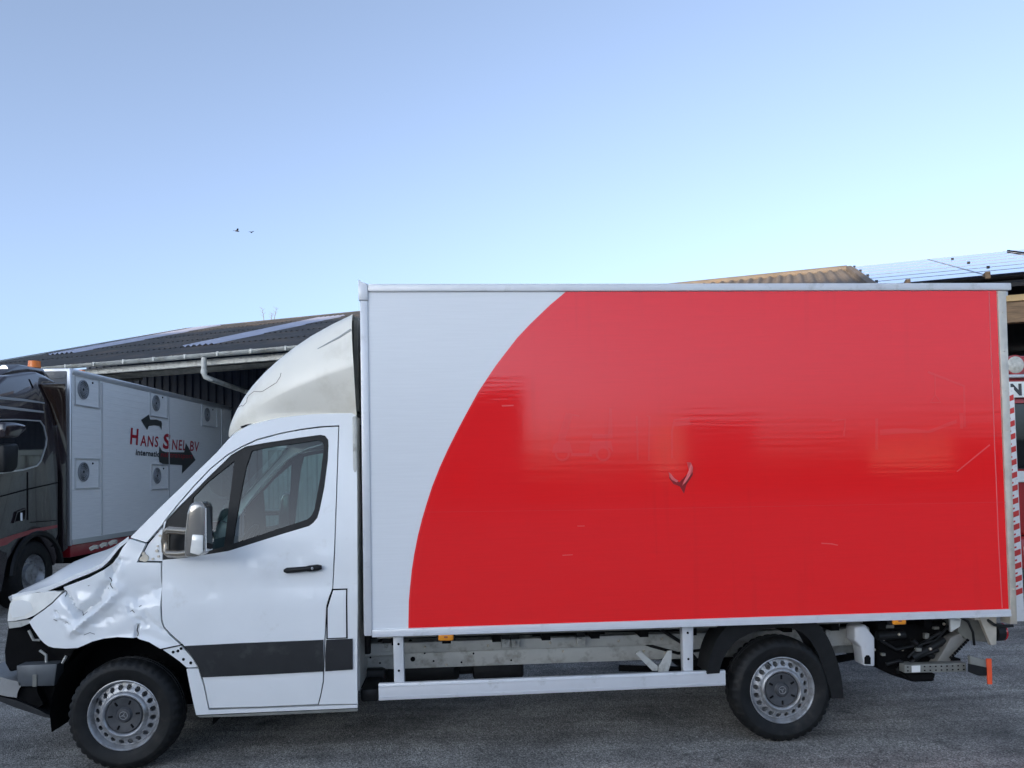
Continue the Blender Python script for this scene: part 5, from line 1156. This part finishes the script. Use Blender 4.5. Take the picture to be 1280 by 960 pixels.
for x in (.2, 2.2):
    bm = B(); lathe_y(bm, [(.28,-.12), (.44,-.14), (.5,-.08), (.5,.12), (.44,.14), (.28,.12)], 32)
    bmesh.ops.rotate(bm, verts=bm.verts, matrix=Matrix.Rotation(PI/2, 3, 'Z'))
    for v in bm.verts: v.co += Vector((x, .95, .5))
    w_ = obj('wheel', bm, MT['rubber'], RL, 40)
    bm = B(); bmesh.ops.create_cone(bm, cap_ends=True, segments=24, radius1=.28, radius2=.22, depth=.14, matrix=Matrix.Translation((x, .95, .5)) @ Matrix.Rotation(PI/2, 4, 'Y')); obj('rim', bm, MT['rim'], w_, 40)
bm = B(); box(bm, .3, 2.1, 2.0, 6.0, .7, .95); obj('chassis', bm, MT['blackm'], RL)
bm = B(); box(bm, .0, 2.4, 2.2, 6.2, .96, 1.12, .02); obj('load_bed', bm, MT['rust'], RL)
# striped board: tall edge plate standing on the asphalt
SBX = thing('striped_board', 'tall narrow red and white striped board standing beside the red lorry', 'marker board', (8.705, 2.56, 0), math.radians(4))
SBX.rotation_euler = (0, math.radians(-.4), math.radians(-10))
bm = B(); box(bm, -.055, .055, 0, .05, .0, 2.76, .004); obj('board', bm, MT['stripe_white'], SBX)
bm = B(); box(bm, -.075, -.056, -.005, .06, .0, 2.70); obj('edge_strip', bm, MT['black'], SBX)
for k in range(16):
    z = .30+k*.152; bm = B(); prism(bm, [(-.035, z), (.045, z+.03), (.045, z+.095), (-.035, z+.065)], -.003, -.0005); obj('red_stripe', bm, MT['stripe_red'], SBX)
for k in range(16):
    z = .395+k*.152; bm = B(); prism(bm, [(-.03, z), (.0, z+.01), (.0, z+.03), (-.03, z+.02)], -.003, -.0005); obj('red_fleck', bm, MT['stripe_red'], SBX)

# ================================================================== YARD BUILDINGS FACING THE TRUCK, AND AN ADDED SUN BLOCKER
def house(name, lab, x0, x1, y, depth, h, m, roof=0, grp=None):
    t = thing(name, lab, 'building', ((x0+x1)/2, y, 0))
    w = (x1-x0)/2; bm = B(); box(bm, -w, w, -depth, 0, 0, h); obj('wall', bm, m, t)
    bm = B(); prism(bm, [(-w-.2, h), (w+.2, h), (w+.2, h+.12), (-w-.2, h+.12)], -depth-.2, .25)
    obj('roof', bm, MT['roof'], t)
    bm = B(); k = -w+1.2
    while k < w-2.5: box(bm, k, k+1.4, -.02, .02, 1.0, min(2.3, h-.4)); k += 4.2
    obj_split('window', bm, MT['dglass'], t)
    return t
ref = [(-5.061,7.705),(6.434,7.377),(6.325,1.638),(34.696,0.894),(17.398,5.067),(22.405,4.893),(34.685,3.550),(38.806,3.486),(24.920,2.652),(34.756,2.485)]
house('warehouse', 'tall dark warehouse across the yard, mirrored in the red panel', ref[1][0]-44, ref[1][0], -45, 14, ref[1][1], MT['plaster'])
house('workshop', 'low brick workshop across the yard, mirrored in the red panel', ref[1][0]+.3, ref[3][0], -45.5, 10, ref[2][1], MT['brick'])
house('garage', 'narrow grey garage across the yard, mirrored in the red panel', ref[4][0], ref[5][0], -47.5, 8, ref[4][1], MT['plaster'])
house('store', 'flat roofed store across the yard, mirrored at the panel end', ref[6][0], ref[6][0]+14, -45, 10, ref[6][1], MT['brick'])

house('sun_blocker', 'unseen grey block added left of the yard to shade it from the low sun', -46, -31, -9, 34, 9.0, MT['plaster'])  # unseen building, added only to keep direct sun off the truck and yard

# ================================================================== BIRDS
for lab, p, ya, k in (('larger dark bird flying in the blue sky above the barn', [(-14.371,52.591,20.540)], .5, 1.0), ('smaller dark bird flying to the right of the other', [(-17.553,68.695,25.557)], 1.3, .8)):
    bd = thing('bird', lab, 'bird', p[0], ya, 'birds in the sky')
    bm = B(); tube(bm, [(-.17, 0, .0), (-.10, 0, .01), (0, 0, .015), (.10, 0, .01), (.16, 0, .02), (.20, 0, .02)], [.012, .04, .055, .045, .028, .006], 8); obj('body', bm, MT['bird'], bd, 60)
    for s in (-1, 1):
        bm = B(); grid(bm, [[(.07, s*.03, .02), (-.06, s*.03, .02)], [(.10, s*.17, .10*k), (-.04, s*.16, .09*k)], [(.03, s*.33, .13*k), (-.05, s*.30, .11*k)]]); bmesh.ops.solidify(bm, geom=bm.faces[:], thickness=.012); obj('wing', bm, MT['bird'], bd)
    bm = B(); grid(bm, [[(-.15, -.02, 0), (-.15, .02, 0)], [(-.27, -.05, .0), (-.27, .05, .0)]]); bmesh.ops.solidify(bm, geom=bm.faces[:], thickness=.01); obj('tail', bm, MT['bird'], bd)
